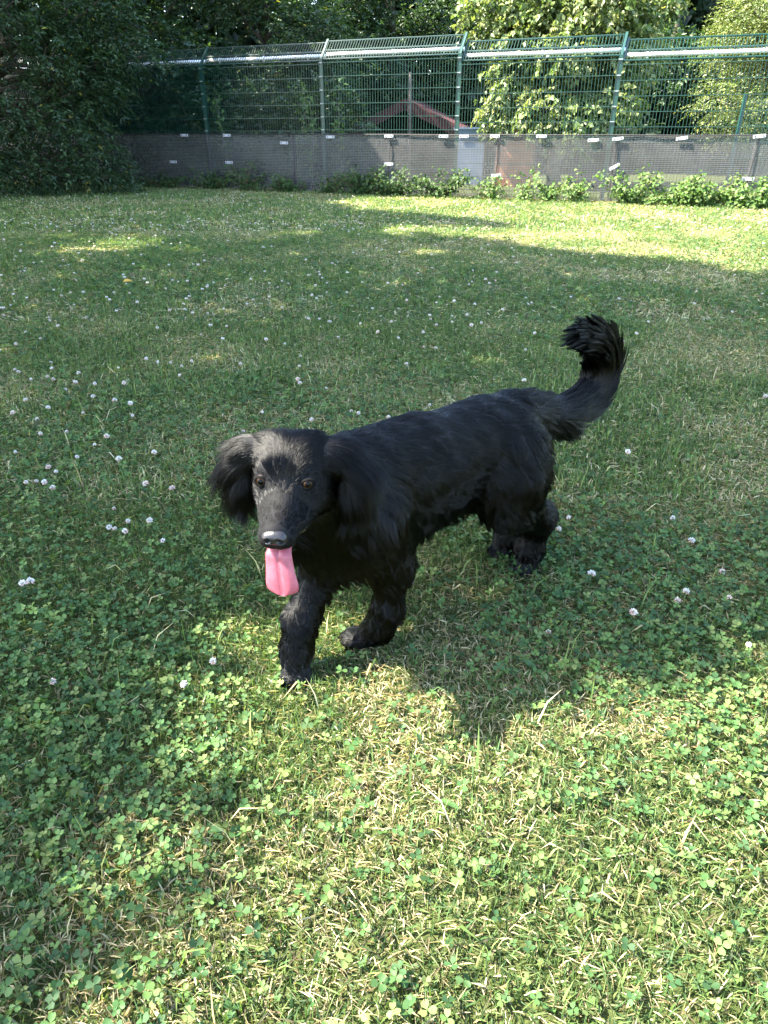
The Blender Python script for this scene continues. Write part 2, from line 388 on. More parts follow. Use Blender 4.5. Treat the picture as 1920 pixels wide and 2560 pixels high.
def make_weeds():
    m = leaf_mat('broad weed leaf', .3, .4, .5)
    me = [broad_leaf_mesh(.075, .034, 3, m, (.085, .16, .04)), broad_leaf_mesh(.06, .026, 4, m, (.10, .18, .05)), broad_leaf_mesh(.09, .03, 5, m, (.065, .135, .04))]
    r = np.random.default_rng(9)
    spots = [(.085, .80, 1, 'single broad plantain leaf lying pale in the sunlit lawn'), (.33, 1.13, 2, 'broad leaf pair at the edge of the black dog\'s shadow'),
             (-.06, .86, 2, 'dark narrow dock leaves pushing up through sunlit grass'), (-.50, .60, 1, 'grey green broad leaf on the grass, shaded foreground'), (.055, 1.43, 1, 'small broad leaf behind the dog\'s front legs'),
             (.47, .70, 2, 'yellowish broad leaves in the brightest sunlit grass'), (-.33, .93, 2, 'low plantain among dry stems beside the front paw')]
    for (x, y, n, lab) in spots:
        t = tag(empty('broadleaf_weed', (x, y, 0)), lab, 'weed')
        a0 = r.uniform(0, 6.28)
        for k in range(n):
            o = obj('leaf', me[r.integers(0, 3)], t, (0, 0, .012), (r.normal(0, .2), -r.uniform(.1, .35), a0 + k * 6.28 / n + r.normal(0, .3)))
            s = r.uniform(.8, 1.1) * .52; o.scale = (s, s, s)
    # a yellow leaf that has fallen on the grass
    my = leaf_mat('yellow fallen leaf', .25, .5, .3, (1, 1, 1))
    o = obj('fallen_leaf', broad_leaf_mesh(.085, .05, 8, my, (.62, .36, .045)), None, (-1.95, 5.35, .035), (.25, .1, .8))
    tag(o, 'small yellow fallen leaf lying on the shaded lawn', 'leaf')
# ------------------------------------------------------------------ the fence
FC = np.array([1.2225, 13.283, 0.0]); FD = np.array([.92264, -.38566, 0.0]); FN = np.array([.38566, .92264, 0.0])   # along, outward
UPV = np.array([0, 0, 1.0])
def FP(u, z, out=0.0): return FC + FD * u + FN * out + UPV * z
BAYS = [(-12.6, -10.08, 2.02), (-10.08, -7.56, 2.02), (-7.56, -5.04, 2.02), (-5.04, -2.52, 2.03), (-2.52, 0, 2.05), (0, 2.52, 1.955), (2.52, 5.04, 1.885), (5.04, 7.56, 1.80)]
OH = .40      # length of the slanted overhang
def make_fence():
    green = plain('green powder coat', (.006, .042, .032), .35, var=.18, scale=3, spec=.5)
    galv = plain('galvanised pipe', (.80, .80, .81), .4, .35, var=.15, scale=12)
    white = plain('pale clip plastic', (.42, .42, .44), .5, var=.12)
    steel = plain('dull bracket steel', (.30, .33, .32), .5, .6, var=.2)
    black = plain('black cord', (.012, .012, .013), .7)
    sheet = sheet_mat()
    f = tag(empty('mesh_fence', tuple(FP(0, 0))), 'tall green wire mesh fence with slanted top and grey screen along its foot', 'fence')
    inv = -FP(0, 0)
    def part(mb, name, mat, parent=f, smooth=False):
        mb.v = [tuple(np.array(p) + inv) for p in mb.v]; return mb.build(name, mat, parent, smooth)
    sl = unit(FN * .70 + UPV * .72)                       # overhang direction (outwards and up)
    sn = np.cross(FD, sl)
    for bi, (u0, u1, zt) in enumerate(BAYS):
        # one panel: vertical wires as one mesh, each pair of cross bars a piece of its own
        mb = MB(); a, b = u0 + .035, u1 - .035; n = int(round((b - a) / .05))
        us = np.linspace(a, b, n + 1)
        for u in us: mb.box(FP(u, (zt + .06) / 2 + .01), (.003, .003, (zt - .04) / 2), (FD, FN, UPV))
        pan = part(mb, 'wire_panel', green); pan['kind'] = 'stuff'
        z = zt
        while z > .08:
            mb = MB()
            for o_ in (-.0075, .0075): mb.box(FP((a + b) / 2, z, o_), ((b - a) / 2 + .01, .0042, .0042), (FD, FN, UPV))
            bar = part(mb, 'cross_bar', green, pan); z -= .2035
        # slanted top panel
        mb = MB(); base = FP(0, zt + .045, .012)
        for u in us: mb.box(base + FD * u + sl * OH / 2, (.003, .003, OH / 2), (FD, sn, sl)) if False else mb.box(FP(u, zt + .045, .012) + sl * OH / 2, (.003, .003, OH / 2), (FD, sn, sl))
        top = part(mb, 'slanted_wire_panel', green); top['kind'] = 'stuff'
        for q in (.01, .20, .40):
            mb = MB()
            for o_ in (-.0075, .0075): mb.box(FP((a + b) / 2, zt + .045, .012) + sl * q + sn * o_, ((b - a) / 2 + .01, .0042, .0042), (FD, sn, sl))
            part(mb, 'cross_bar', green, top)
        # the pipe clamped along the slanted part
        mb = MB(); pc = lambda u: FP(u, zt + .045, .012) + sl * .15 - sn * .035
        pc0, pc1 = pc(u0 + .06), pc(u1 + .03)
        mb.tube([pc0, pc0 * .75 + pc1 * .25, (pc0 + pc1) / 2 - UPV * .004, pc0 * .25 + pc1 * .75, pc1], .030, 12)
        pipe = part(mb, 'rail_pipe', galv, f, True)
        for t in (.12, .5, .86):
            mb = MB(); c = pc0 * (1 - t) + pc1 * t
            mb.tube([c - FD * .012, c + FD * .012], .036, 10); mb.box(c - UPV * .03, (.011, .008, .012), (FD, FN, UPV))
            part(mb, 'pipe_clamp', galv, pipe)
    for i, (u0, u1, zt) in enumerate(BAYS):
        zp = max(zt, BAYS[i - 1][2] if i else 0)
        mb = MB(); mb.box(FP(u0, (zp + .05) / 2 + .0, .028), (.03, .022, (zp + .07) / 2), (FD, FN, UPV))
        post = part(mb, 'post', green)
        mb = MB()
        for z2, du in ((zp, -.0) ,) + (((zt, .036),) if abs(zp - zt) > .02 else ()):
            mb.box(FP(u0 + du, z2 + .05, .028) + sl * .21, (.018, .02, .22), (FD, sn, sl))
        part(mb, 'slanted_arm', green, post)
        z = zp
        while z > 1.0:
            mb = MB(); mb.box(FP(u0, z, -.004), (.034, .006, .008), (FD, FN, UPV))
            for q in (-.02, .02): mb.box(FP(u0 + q, z, -.012), (.006, .004, .006), (FD, FN, UPV))
            part(mb, 'bracket', steel, post); z -= .2035
    # grey screen film in sheets, tied along its top edge
    seams = [-12.6, -10.7, -8.85, -6.95, -5.03, -3.11, -1.20, .755, 2.645, 4.62, 6.6]
    r = np.random.default_rng(2)
    for i in range(len(seams) - 1):
        a, b = seams[i] - .04, seams[i + 1] + .04; nu, nz = 26, 14; V = []; out = -.030 - .007 * (i % 2)
        ph = r.uniform(0, 6, 3)
        for k in range(nz + 1):
            for j in range(nu + 1):
                u = a + (b - a) * j / nu; z = .02 + (.945 + .008 * math.sin(u * 1.7)) * k / nz
                w = .010 * math.sin(u * 4.1 + ph[0]) * (1 - (k / nz)) + .006 * math.sin(z * 7 + u * 2.3 + ph[1]) + .004 * math.sin(u * 11 + z * 3)
                V.append(FP(u, z, out + w * .9 - .012) + inv)
        F = [(k * (nu + 1) + j, k * (nu + 1) + j + 1, (k + 1) * (nu + 1) + j + 1, (k + 1) * (nu + 1) + j) for k in range(nz) for j in range(nu)]
        sh = obj('screen_sheet', mesh_from('screen_sheet', np.array(V), np.array(F), sheet, smooth=True), f)
        mb = MB(); s0 = seams[i + 1]; dx = .025 * (i % 3 - 1)
        mb.tube([FP(s0 + dx, .955, -.062), FP(s0 + .004, .62, -.064), FP(s0 - .01, .35, -.064), FP(s0 - .02 - dx, .03, -.064)], .0075, 6)
        part(mb, 'seam_cord', black, sh)
        mb = MB(); mb.tube([FP(a + .03, .962, -.058), FP((a + b) / 2, .957, -.058), FP(b - .03, .962, -.058)], .009, 6)
        part(mb, 'edge_cord', black, sh)
    for (u, z, rt) in [(-4.54, .94, 0), (-4.55, .48, 0), (-5.52, .94, 0), (-5.87, .47, 0), (-3.3, .82, .02), (-2.34, .92, 0), (-1.2, .935, 0), (-1.2, .5, 0), (-.2, .935, 0), (.16, .935, 0), (.69, .94, .03), (.76, .36, -.05), (1.46, .94, 0), (2.28, .89, -.06), (2.65, .91, -.1), (2.66, .52, -.5), (3.58, .92, -.13), (4.63, .95, -.1), (4.61, .39, 0)]:
        ax = (FD * math.cos(rt) - UPV * math.sin(rt), FN, FD * math.sin(rt) + UPV * math.cos(rt)); c = FP(u, z, -.077)
        mb = MB(); mb.box(c, (.082, .007, .022), ax); cl = part(mb, 'clip', white)
        for q in (-.055, .055):
            mb = MB(); mb.tube([c + ax[0] * q - FN * .006, c + ax[0] * q - FN * .016], .010, 8); part(mb, 'screw', black, cl)
    return f
def sheet_mat():
    """thin reinforced translucent film with a fine woven grid"""
    m, nt, out = nodes('reinforced screen film')
    tc = nt.nodes.new('ShaderNodeTexCoord'); mp = nt.nodes.new('ShaderNodeMapping'); nt.links.new(tc.outputs['Object'], mp.inputs[0])
    mp.inputs['Rotation'].default_value = (0, 0, math.atan2(.38566, .92264))
    sx = nt.nodes.new('ShaderNodeSeparateXYZ'); nt.links.new(mp.outputs[0], sx.inputs[0])
    def lines(sock, freq, w):
        a = nt.nodes.new('ShaderNodeMath'); a.operation = 'MULTIPLY'; nt.links.new(sock, a.inputs[0]); a.inputs[1].default_value = freq
        b = nt.nodes.new('ShaderNodeMath'); b.operation = 'FRACT'; nt.links.new(a.outputs[0], b.inputs[0])
        c = nt.nodes.new('ShaderNodeMath'); c.operation = 'LESS_THAN'; nt.links.new(b.outputs[0], c.inputs[0]); c.inputs[1].default_value = w
        return c.outputs[0]
    g = nt.nodes.new('ShaderNodeMath'); g.operation = 'MAXIMUM'
    nt.links.new(lines(sx.outputs[0], 1 / .05, .04), g.inputs[0]); nt.links.new(lines(sx.outputs[2], 1 / .026, .20), g.inputs[1])
    nz = noise_out(nt, 2.3, 6, .7, tc.outputs['Object'])
    col = mix_rgb(nt, g.outputs[0], ramp(nt, nz, [(.28, (.075, .072, .07)), (.72, (.20, .195, .19))]), (.26, .255, .25))
    p = nt.nodes.new('ShaderNodeBsdfPrincipled'); setin(p, Roughness=.42); nt.links.new(col, p.inputs['Base Color'])
    tl = nt.nodes.new('ShaderNodeBsdfTranslucent'); nt.links.new(col, tl.inputs[0])
    m1 = nt.nodes.new('ShaderNodeMixShader'); m1.inputs[0].default_value = .4; nt.links.new(p.outputs[0], m1.inputs[1]); nt.links.new(tl.outputs[0], m1.inputs[2])
    tp = nt.nodes.new('ShaderNodeBsdfTransparent')
    fac = nt.nodes.new('ShaderNodeMapRange'); nt.links.new(g.outputs[0], fac.inputs[0]); fac.inputs[3].default_value = .42; fac.inputs[4].default_value = .58
    m2 = nt.nodes.new('ShaderNodeMixShader'); nt.links.new(fac.outputs[0], m2.inputs[0]); nt.links.new(tp.outputs[0], m2.inputs[1]); nt.links.new(m1.outputs[0], m2.inputs[2])
    nt.links.new(m2.outputs[0], out.inputs[0]); return m
# ------------------------------------------------------------------ trees, wood, creepers
def bark(name, c=(.075, .06, .045)): return plain(name, c, .9, var=.5, scale=14, bump=.8, spec=.2)
def limb_path(a, b, r, sag=.12, n=6):
    a = np.asarray(a, float); b = np.asarray(b, float); t = np.linspace(0, 1, n)[:, None]
    L = np.linalg.norm(b - a); P = a + (b - a) * t + np.sin(t * math.pi) * np.array([0, 0, sag * L])
    P[1:-1] += r.normal(0, .03 * L, (n - 2, 3)); return P
def sprigs(C, rad, n, r, style, origin, shell=.55):
    """leafy twigs through the volume of clumps. C (k,3) centres, rad (k,), n twigs in all"""
    k = r.choice(len(C), n, p=(rad ** 2.2) / (rad ** 2.2).sum())
    d = rand_dirs(n, r); q = r.uniform(shell, 1, n) ** .7
    S = C[k] + d * (rad[k] * q)[:, None] * np.array([1, 1, .8])
    out = unit((S - origin) * [1, 1, .4])
    ax = unit(out * .8 + d * .6 + r.normal(0, .35, (n, 3)) + np.array([0, 0, style['droop']]))
    K = style['k']; Ps, Ds, Us, Ls, Ws, I = [], [], [], [], [], []
    side0 = unit(np.cross(ax, rand_dirs(n, r) * .35 + [0, 0, 1]))
    for j in range(K):
        t = (j + .3) / K * style['len'] * r.uniform(.85, 1.15, n)
        sg = 1 if j % 2 else -1
        P = S + ax * t[:, None] + np.array([0, 0, -1.0]) * (t ** 2 * style['sag'])[:, None]
        D = unit(side0 * sg * style['spread'] + ax * .7 + r.normal(0, style['jit'], (n, 3)) + [0, 0, style['hang']])
        U = unit(np.cross(D, np.cross(np.array([0, 0, 1.0]) + r.normal(0, style['roll'], (n, 3)), D)))
        Ps.append(P); Ds.append(D); Us.append(U); Ls.append(style['L'] * r.uniform(.65, 1.25, n)); Ws.append(style['W'] * r.uniform(.7, 1.2, n)); I.append(np.arange(n))
    P = np.concatenate(Ps); keep = P[:, 2] > .03
    I = np.concatenate(I)[keep]
    V, F = leaves(P[keep], np.concatenate(Ds)[keep], np.concatenate(Us)[keep], np.concatenate(Ls)[keep], np.concatenate(Ws)[keep], style.get('fold', .2), .15)
    pal = np.array(style['col']); tone = pal[r.integers(0, len(pal), n)] * r.uniform(.75, 1.3, (n, 1))
    c = tone[I] * r.uniform(.85, 1.15, (len(I), 1))
    if 'rare' in style:
        m = r.random(len(I)) < style['rare'][0]; c[m] = style['rare'][1]
    return V, F, np.repeat(c, 4, 0)
ASH = dict(k=9, len=.34, sag=.9, droop=-.15, spread=1.0, jit=.22, hang=-.25, roll=.5, L=.095, W=.038, col=[(.036, .070, .030), (.028, .056, .025), (.050, .088, .032)], rare=(.006, (.35, .30, .05)))
DARK = dict(k=8, len=.36, sag=.7, droop=-.1, spread=1.0, jit=.35, hang=-.2, roll=.6, L=.11, W=.06, col=[(.033, .064, .026), (.025, .052, .023), (.042, .078, .028)], rare=(.004, (.30, .28, .05)))
PEAR = dict(k=7, len=.30, sag=.9, droop=-.45, spread=.8, jit=.5, hang=-.7, roll=1.0, L=.105, W=.085, col=[(.11, .155, .048), (.14, .18, .062), (.085, .13, .042), (.18, .205, .085)], rare=(.02, (.36, .34, .10)))
FINE = dict(k=12, len=.34, sag=.8, droop=-.2, spread=1.0, jit=.3, hang=-.3, roll=.8, L=.06, W=.03, col=[(.125, .16, .052), (.10, .14, .045), (.155, .18, .066)], rare=(.02, (.36, .32, .09)))
def make_tree(name, label, base, top, clumps, n, style, seed, cat='tree', group=None, trunk_r=.14, mats=None, origin=None, stems=None, shell=.45):
    r = np.random.default_rng(seed); base = np.array(base, float); t = tag(empty(name, tuple(base)), label, cat, group)
    C = np.array([c[:3] for c in clumps], float); rad = np.array([c[3] for c in clumps], float)
    mb = MB(); top = np.array(top, float)
    P = np.array([base + (top - base) * u for u in np.linspace(0, 1, 8)]); P[1:-1, :2] += r.normal(0, .05, (6, 2))
    mb.tube(P - base, np.linspace(trunk_r, trunk_r * .35, 8) * np.r_[1.25, np.ones(7)], 9)
    tr = mb.build('trunk', mats[0], t, True)
    lim = MB()
    for c, q in zip(C, rad):
        u = np.clip((c[2] - base[2]) / max(.1, top[2] - base[2]) * .7, .12, .95); a = base + (top - base) * u
        path = limb_path(a, c, r, -.04) - base
        lim.tube(path, np.linspace(trunk_r * .42, .012, len(path)), 6)
        for _ in range(3):
            e = c + rand_dirs(1, r)[0] * q * .8; e[2] = max(e[2], .15)
            pp = limb_path(path[3] + base, e, r, 0) - base; lim.tube(pp, np.linspace(.018, .004, len(pp)), 5)
    lim.build('limbs', mats[0], t, True)
    V, F, Cc = sprigs(C, rad, n, r, style, base + (top - base) * .5 if origin is None else np.array(origin), shell)
    o = obj('crown', mesh_from('crown', V - base, F, mats[1], Cc), t); o['kind'] = 'stuff'
    return t, len(F)
def blob_clumps(r, c, size, n, rr):
    d = rand_dirs(n, r); q = r.uniform(.25, 1, n) ** .5
    P = np.array(c) + d * q[:, None] * np.array(size); P[:, 2] = np.maximum(P[:, 2], rr[0] * .8)
    return [(*p, r.uniform(*rr)) for p in P]
def inside(poly, x, y):
    poly = np.array(poly); res = np.zeros(len(x), bool); j = len(poly) - 1
    for i in range(len(poly)):
        xi, yi = poly[i]; xj, yj = poly[j]
        with np.errstate(divide='ignore', invalid='ignore'):
            c = ((yi > y) != (yj > y)) & (x < (xj - xi) * (y - yi) / (yj - yi + 1e-12) + xi)
        res ^= c; j = i
    return res
OPEN_FAR = [(-.75, 12.2), (-.45, 11.0), (.45, 10.5), (1.6, 9.35), (1.25, 8.85), (.3, 9.3), (-.15, 9.2), (.1, 8.3), (.9, 7.95), (1.35, 7.7), (1.7, 6.95), (2.4, 6.5), (3.1, 5.75), (5, 4.6), (14, 2), (14, 26), (3.4, 26), (2.4, 17.5), (.1, 13.4), (-.6, 12.9)]
OPEN_NEAR = [(-.40, 1.05), (-.34, 1.28), (-.20, 1.50), (.10, 1.36), (.36, 1.17), (.55, 1.12), (.95, 1.27), (2.2, 1.35), (4, -1.5), (-.65, -1.5), (-.42, .35), (-.24, .62), (-.30, .85)]
def shade_density(x, y):
    dn = np.ones(len(x)); jx = (fbm(x * 1.0, y, 2.3) - .5) * .8; jy = (fbm(y, x + 9, 2.3) - .5) * .8
    near = y < 2.6
    a = inside(OPEN_FAR, x + np.where(near, 0, jx), y + np.where(near, 0, jy)) | inside(OPEN_NEAR, x + jx * .12, y + jy * .12)
    dn[a] = 0
    soft = (x < -.25) & (y < 1.25) & (y > -.2) & (x > -1.6) & ~a; dn[soft] = .22 + .6 * np.clip((-.25 - x[soft]) / .5, 0, 1) * np.clip(.45 + (y[soft] - .3) * 1.2, .4, 1)
    e = ((x + 2.95) / .75) ** 2 + ((y - 7.55) / .62) ** 2; dn = np.where(e < 1, dn * .02, dn); dn = np.where((e >= 1) & (e < 1.9), dn * .4, dn)
    for (cx, cy, q, v) in ((-.95, 8.3, .3, .3), (.55, 3.4, .14, .4), (.45, 6.9, .28, .25)):
        e = ((x - cx) / q) ** 2 + ((y - cy) / q) ** 2; dn = np.where(e < 1, dn * v, dn)
    return dn
def make_shade_trees(bk, lf):
    """tall unseen trees beside the lawn, their crowns shaped to cast its shade"""
    r = np.random.default_rng(77)
    trunks = np.array([(-6.6, 2.0), (-8.6, 7.2), (-11.4, 12.6), (-9.5, 20.5)])
    xs, ys = [], []
    for y0, y1, dens in ((-2.2, 4.5, 560), (4.5, 14.5, 400), (14.5, 25, 150)):
        hw = .72 * y1 + 1.3; n = int((y1 - y0) * 2 * hw * dens); y = r.uniform(y0, y1, n); x = r.uniform(-hw, min(hw, 9), n)
        k = np.abs(x) < .72 * np.maximum(y, .6) + 1.3; xs.append(x[k]); ys.append(y[k])
    x = np.concatenate(xs); y = np.concatenate(ys)
    dn = shade_density(x, y); k = r.random(len(x)) < dn; x, y = x[k], y[k]; n = len(x)
    top = 5.2 + 3.6 * fbm(x + 40, y, .35) + 1.6 * np.clip((y - 14) / 6, 0, 1) ; h = top + r.normal(0, .45, n)
    G = np.stack([x, y, np.zeros(n)], 1); P = G + SUN * (h / SUN[2])[:, None]
    own = np.argmin(np.linalg.norm(P[:, None, :2] - trunks[None], axis=2), 1)
    labs = ['tall shade tree beside the lawn nearest the black dog', 'tall shade tree beside the middle of the lawn', 'tall shade tree beside the leafy corner of the fence', 'tall shade tree rising above the hazels behind the fence']
    nf = 0
    for i, (tx, ty) in enumerate(trunks):
        q = P[own == i]
        if len(q) < 50: continue
        t = tag(empty('shade_tree', (tx, ty, 0)), labs[i], 'tree', 'shade trees along the lawn'); base = np.array([tx, ty, 0])
        mb = MB(); tp = np.array([tx + .3, ty + .1, 6.0])
        P0 = np.array([base + (tp - base) * u for u in np.linspace(0, 1, 8)]); P0[1:-1, :2] += r.normal(0, .05, (6, 2))
        mb.tube(P0 - base, np.linspace(.26, .12, 8) * np.r_[1.35, 1.08, np.ones(6)], 12); mb.build('trunk', bk, t, True)
        lim = MB()
        for c in q[r.choice(len(q), 26, replace=False)]:
            pa = limb_path(base + (tp - base) * r.uniform(.55, 1), c, r, .05, 7) - base; lim.tube(pa, np.linspace(.06, .010, 7), 6)
        lim.build('limbs', bk, t, True)
        m = len(q); d = unit(r.normal(0, 1, (m, 3)) * [1, 1, .5]); U = unit(SUN * 1.5 + r.normal(0, .45, (m, 3)))
        V, F = leaves(q, d, U, r.uniform(.12, .2, m), r.uniform(.09, .14, m), .1, .1)
        c = np.repeat(np.array([.055, .10, .035]) * r.uniform(.7, 1.3, (m, 1)), 4, 0)
        o = obj('crown', mesh_from('crown', V - base, F, lf, c), t); o['kind'] = 'stuff'; nf += len(F)
    return nf
def make_trees():
    bk = bark('dark bark'); gb = bark('grey bark', (.20, .18, .15)); lf = leaf_mat('tree leaf', .35, .45, .4)
    r = np.random.default_rng(31); nf = 0
    # the big dark tree whose branches hang down in the corner, in front of the fence
    cl = blob_clumps(r, (-8.9, 14.6, 2.4), (2.5, 1.5, 2.3), 26, (.55, 1.0))
    cl += [(-5.65, 13.85, 2.25, .55), (-5.15, 13.9, 2.0, .45), (-6.2, 13.6, 1.5, .6), (-6.9, 13.4, .8, .7), (-6.0, 13.9, 2.9, .6), (-5.3, 14.2, 2.75, .5), (-7.6, 13.3, 1.4, .8), (-8.0, 13.0, .6, .7), (-4.85, 14.15, 1.75, .3), (-9.5, 12.6, 1.0, .9), (-9.3, 12.6, 2.4, .9), (-7.2, 13.6, 2.6, .8), (-6.6, 14.4, .5, .5), (-10.8, 12.5, 1.8, 1.0), (-5.2, 13.9, .55, .55), (-5.45, 13.8, 1.2, .6), (-4.95, 14.1, 1.9, .5), (-4.55, 14.2, 2.4, .45), (-4.2, 14.3, 2.15, .3), (-5.7, 13.7, .3, .5), (-4.7, 14.2, 2.95, .5), (-5.0, 14.0, .25, .4), (-6.3, 13.5, .35, .55)]
    t, k = make_tree('ash_tree', 'dark leafy ash tree hanging down over the fence corner', (-7.9, 14.6, 0), (-8.1, 14.8, 5.5), cl, 10500, ASH, 1, trunk_r=.16, mats=(bk, lf), shell=.35); nf += k
    cl = blob_clumps(r, (-8.6, 15.2, 5.2), (3.6, 2.6, 1.6), 22, (.8, 1.2))
    big = dict(ASH, L=.17, W=.075, k=7)
    t, k = make_tree('tall_ash_tree', 'taller ash tree standing behind the dark overhanging one', (-9.0, 16.3, 0), (-8.6, 15.6, 6.5), cl, 3500, big, 2, trunk_r=.2, mats=(bk, lf)); nf += k
    # bare thin stems under its skirt
    for i, (x, y, dx) in enumerate(((-6.15, 14.0, .10), (-5.85, 14.2, -.05), (-6.5, 13.9, .22), (-5.6, 14.35, .25), (-6.9, 13.7, -.15))):
        mb = MB(); P = np.array([(0, 0, 0), (dx * .4, .02, .5), (dx, 0, 1.0), (dx * 1.3, .05, 1.7)]); mb.tube(P, [.013, .011, .008, .005], 6)
        o = mb.build('sapling_stem', bk, None, True); o.location = (x, y, 0)
        tag(o, 'thin bare stem under the dark ash tree', 'stem', 'bare stems under the ash tree')
    # trees behind the fence
    D = [('hazel_tree', 'dark hazel tree behind the fence beside the ash tree', (-5.4, 18.2, 0), [(-5.4, 18.0, 2.2), (1.8, 1.3, 2.1), 20], 4200, DARK, 3),
         ('hazel_tree', 'dark hazel tree behind the fence, left of the red roof', (-2.6, 18.6, 0), [(-2.7, 18.2, 2.1), (1.7, 1.2, 2.0), 18], 4000, ASH, 4),
         ('hazel_tree', 'dark hazel tree rising behind the red roofed hut', (.2, 21.6, 0), [(0.2, 21.2, 2.8), (2.2, 1.3, 2.4), 20], 4200, DARK, 5),
         ('hazel_tree', 'dark hazel tree behind the sunlit pear tree', (3.8, 22.6, 0), [(3.6, 22.2, 2.8), (2.3, 1.3, 2.5), 20], 4200, DARK, 6),
         ('hazel_tree', 'dark hazel tree in the gap beside the pale right hand tree', (7.6, 21.8, 0), [(7.2, 21.6, 2.4), (1.9, 1.3, 2.2), 18], 3800, DARK, 7)]
    for nm, lab, b, (c, s, nc), n, st, sd in D:
        t, k = make_tree(nm, lab, b, (b[0], b[1], c[2] + s[2] * .7), blob_clumps(np.random.default_rng(sd), c, s, nc, (.55, .95)), n, st, sd, mats=(bk, lf), group='dark trees behind the fence', shell=.3); nf += k
    # the sunlit tree right behind the fence: hanging sprays of pale leaves
    rr = np.random.default_rng(12)
    cl = blob_clumps(rr, (3.55, 16.2, 2.9), (1.35, .8, 1.3), 16, (.40, .65)) + [(2.45, 15.6, 2.0, .42), (2.3, 15.7, 1.35, .38), (3.0, 15.2, 1.4, .5), (3.6, 15.0, 1.2, .55), (4.3, 15.1, 1.5, .5), (4.6, 15.2, 2.3, .5), (3.3, 15.1, 2.3, .5), (2.0, 16.0, 3.0, .5), (2.7, 15.7, 3.2, .5), (4.9, 15.6, 3.1, .5), (3.9, 15.0, 3.0, .5)]
    t, k = make_tree('pear_tree', 'sunlit pear tree with hanging pale green leaves behind the fence', (3.7, 16.6, 0), (3.6, 16.4, 4.2), cl, 4300, PEAR, 8, trunk_r=.13, mats=(gb, lf), shell=.4); nf += k
    cl = blob_clumps(rr, (8.9, 17.6, 3.0), (1.9, 1.2, 1.9), 22, (.5, .8)) + [(7.2, 17.4, 1.6, .5), (7.6, 17.2, 1.2, .5), (8.3, 17.0, 1.5, .55), (7.9, 17.5, 2.6, .55)]
    t, k = make_tree('robinia_tree', 'pale yellow green feathery tree in full sun beyond the wire fence', (9.2, 18.2, 0), (9.0, 17.9, 5.0), cl, 4800, FINE, 9, trunk_r=.15, mats=(gb, lf), shell=.35); nf += k
    # bramble thicket behind the shaded bays
    for i in range(5):
        u = -9.2 + i * 1.45; c = FP(u, .8, 1.3 + .25 * (i % 2)); rr = np.random.default_rng(300 + i)
        cl = blob_clumps(rr, c, (.85, .5, .75), 9, (.35, .55))
        t, k = make_tree('bramble_bush', ['bramble bush behind the fence deep in the ash tree shade', 'bramble bush behind the screen beside the bare stems', 'bramble bush behind the screen right of the bare stems', 'bramble bush behind the shaded post', 'bramble bush behind the fence below the climbing shoots', 'bramble bush behind the screen left of the red roof'][i], tuple(FP(u, 0, 1.4)), tuple(FP(u, 1.2, 1.4)), cl, 750, DARK, 310 + i, 'bush', 'brambles behind the shaded fence', .02, (bk, lf), shell=.3); nf += k
    # climbing shoots on the wire
    for i, (u, h, lab) in enumerate(((-3.35, 1.62, 'leafy shoot climbing the wire left of the middle posts'), (-2.95, 1.5, 'second leafy shoot climbing the wire, leaning towards a post'), (-4.75, 1.75, 'yellowish shoot climbing the wire by the shaded post'), (-2.2, 1.75, 'tall thin shoot climbing behind the wire right of a shaded post'))):
        b = FP(u, 0, .22); t = tag(empty('climbing_shoot', tuple(b)), lab, 'climber'); mb = MB()
        z = np.linspace(0, h, 7); P = np.stack([.22 * np.sin(z * 1.1 + i) * FD[0] + z * .09, .22 * np.sin(z * 1.1 + i) * FD[1] + z * 0, z], 1); P -= P[0]
        mb.tube(P, np.linspace(.009, .003, 7), 5); mb.build('stem', gb, t, True)
        q = np.random.default_rng(60 + i); n = 90; s = q.uniform(.2, 1, n); Q = np.stack([np.interp(s * h, z, P[:, j]) for j in range(3)], 1) + q.normal(0, .055, (n, 3))
        V, F = leaves(Q, unit(q.normal(0, 1, (n, 3)) + [0, -.3, -.4]), rand_dirs(n, q) + [0, -.6, .5], q.uniform(.06, .11, n), q.uniform(.04, .07, n))
        obj('foliage', mesh_from('foliage', V, F, lf, np.repeat(np.array([(.085, .15, .04)]) * q.uniform(.7, 1.5, (n, 1)), 4, 0)), t)
    # wood far behind: one mass
    q = np.random.default_rng(90); n = 60000
    y = q.uniform(24, 31, n); x = q.uniform(-24, 26, n); z = q.uniform(.1, 1, n) ** .9 * (8.5 + 2.5 * fbm(x, y, .3))
    low = np.arange(n) % 5 == 0; y[low] = q.uniform(20.5, 25, low.sum()); z[low] = q.uniform(.05, 2.2, low.sum())
    V, F = leaves(np.stack([x, y, z], 1), rand_dirs(n, q), rand_dirs(n, q) + [0, -1, .4], q.uniform(.32, .6, n), q.uniform(.26, .42, n))
    o = obj('wood', mesh_from('wood', V, F, lf, np.repeat(np.array([(.026, .048, .022)]) * q.uniform(.6, 1.4, (n, 1)), 4, 0)))
    tag(o, 'dense dark wood filling the background beyond the trees', 'wood', kind='stuff'); nf += len(F)
    nf += make_shade_trees(bk, lf)
    return nf
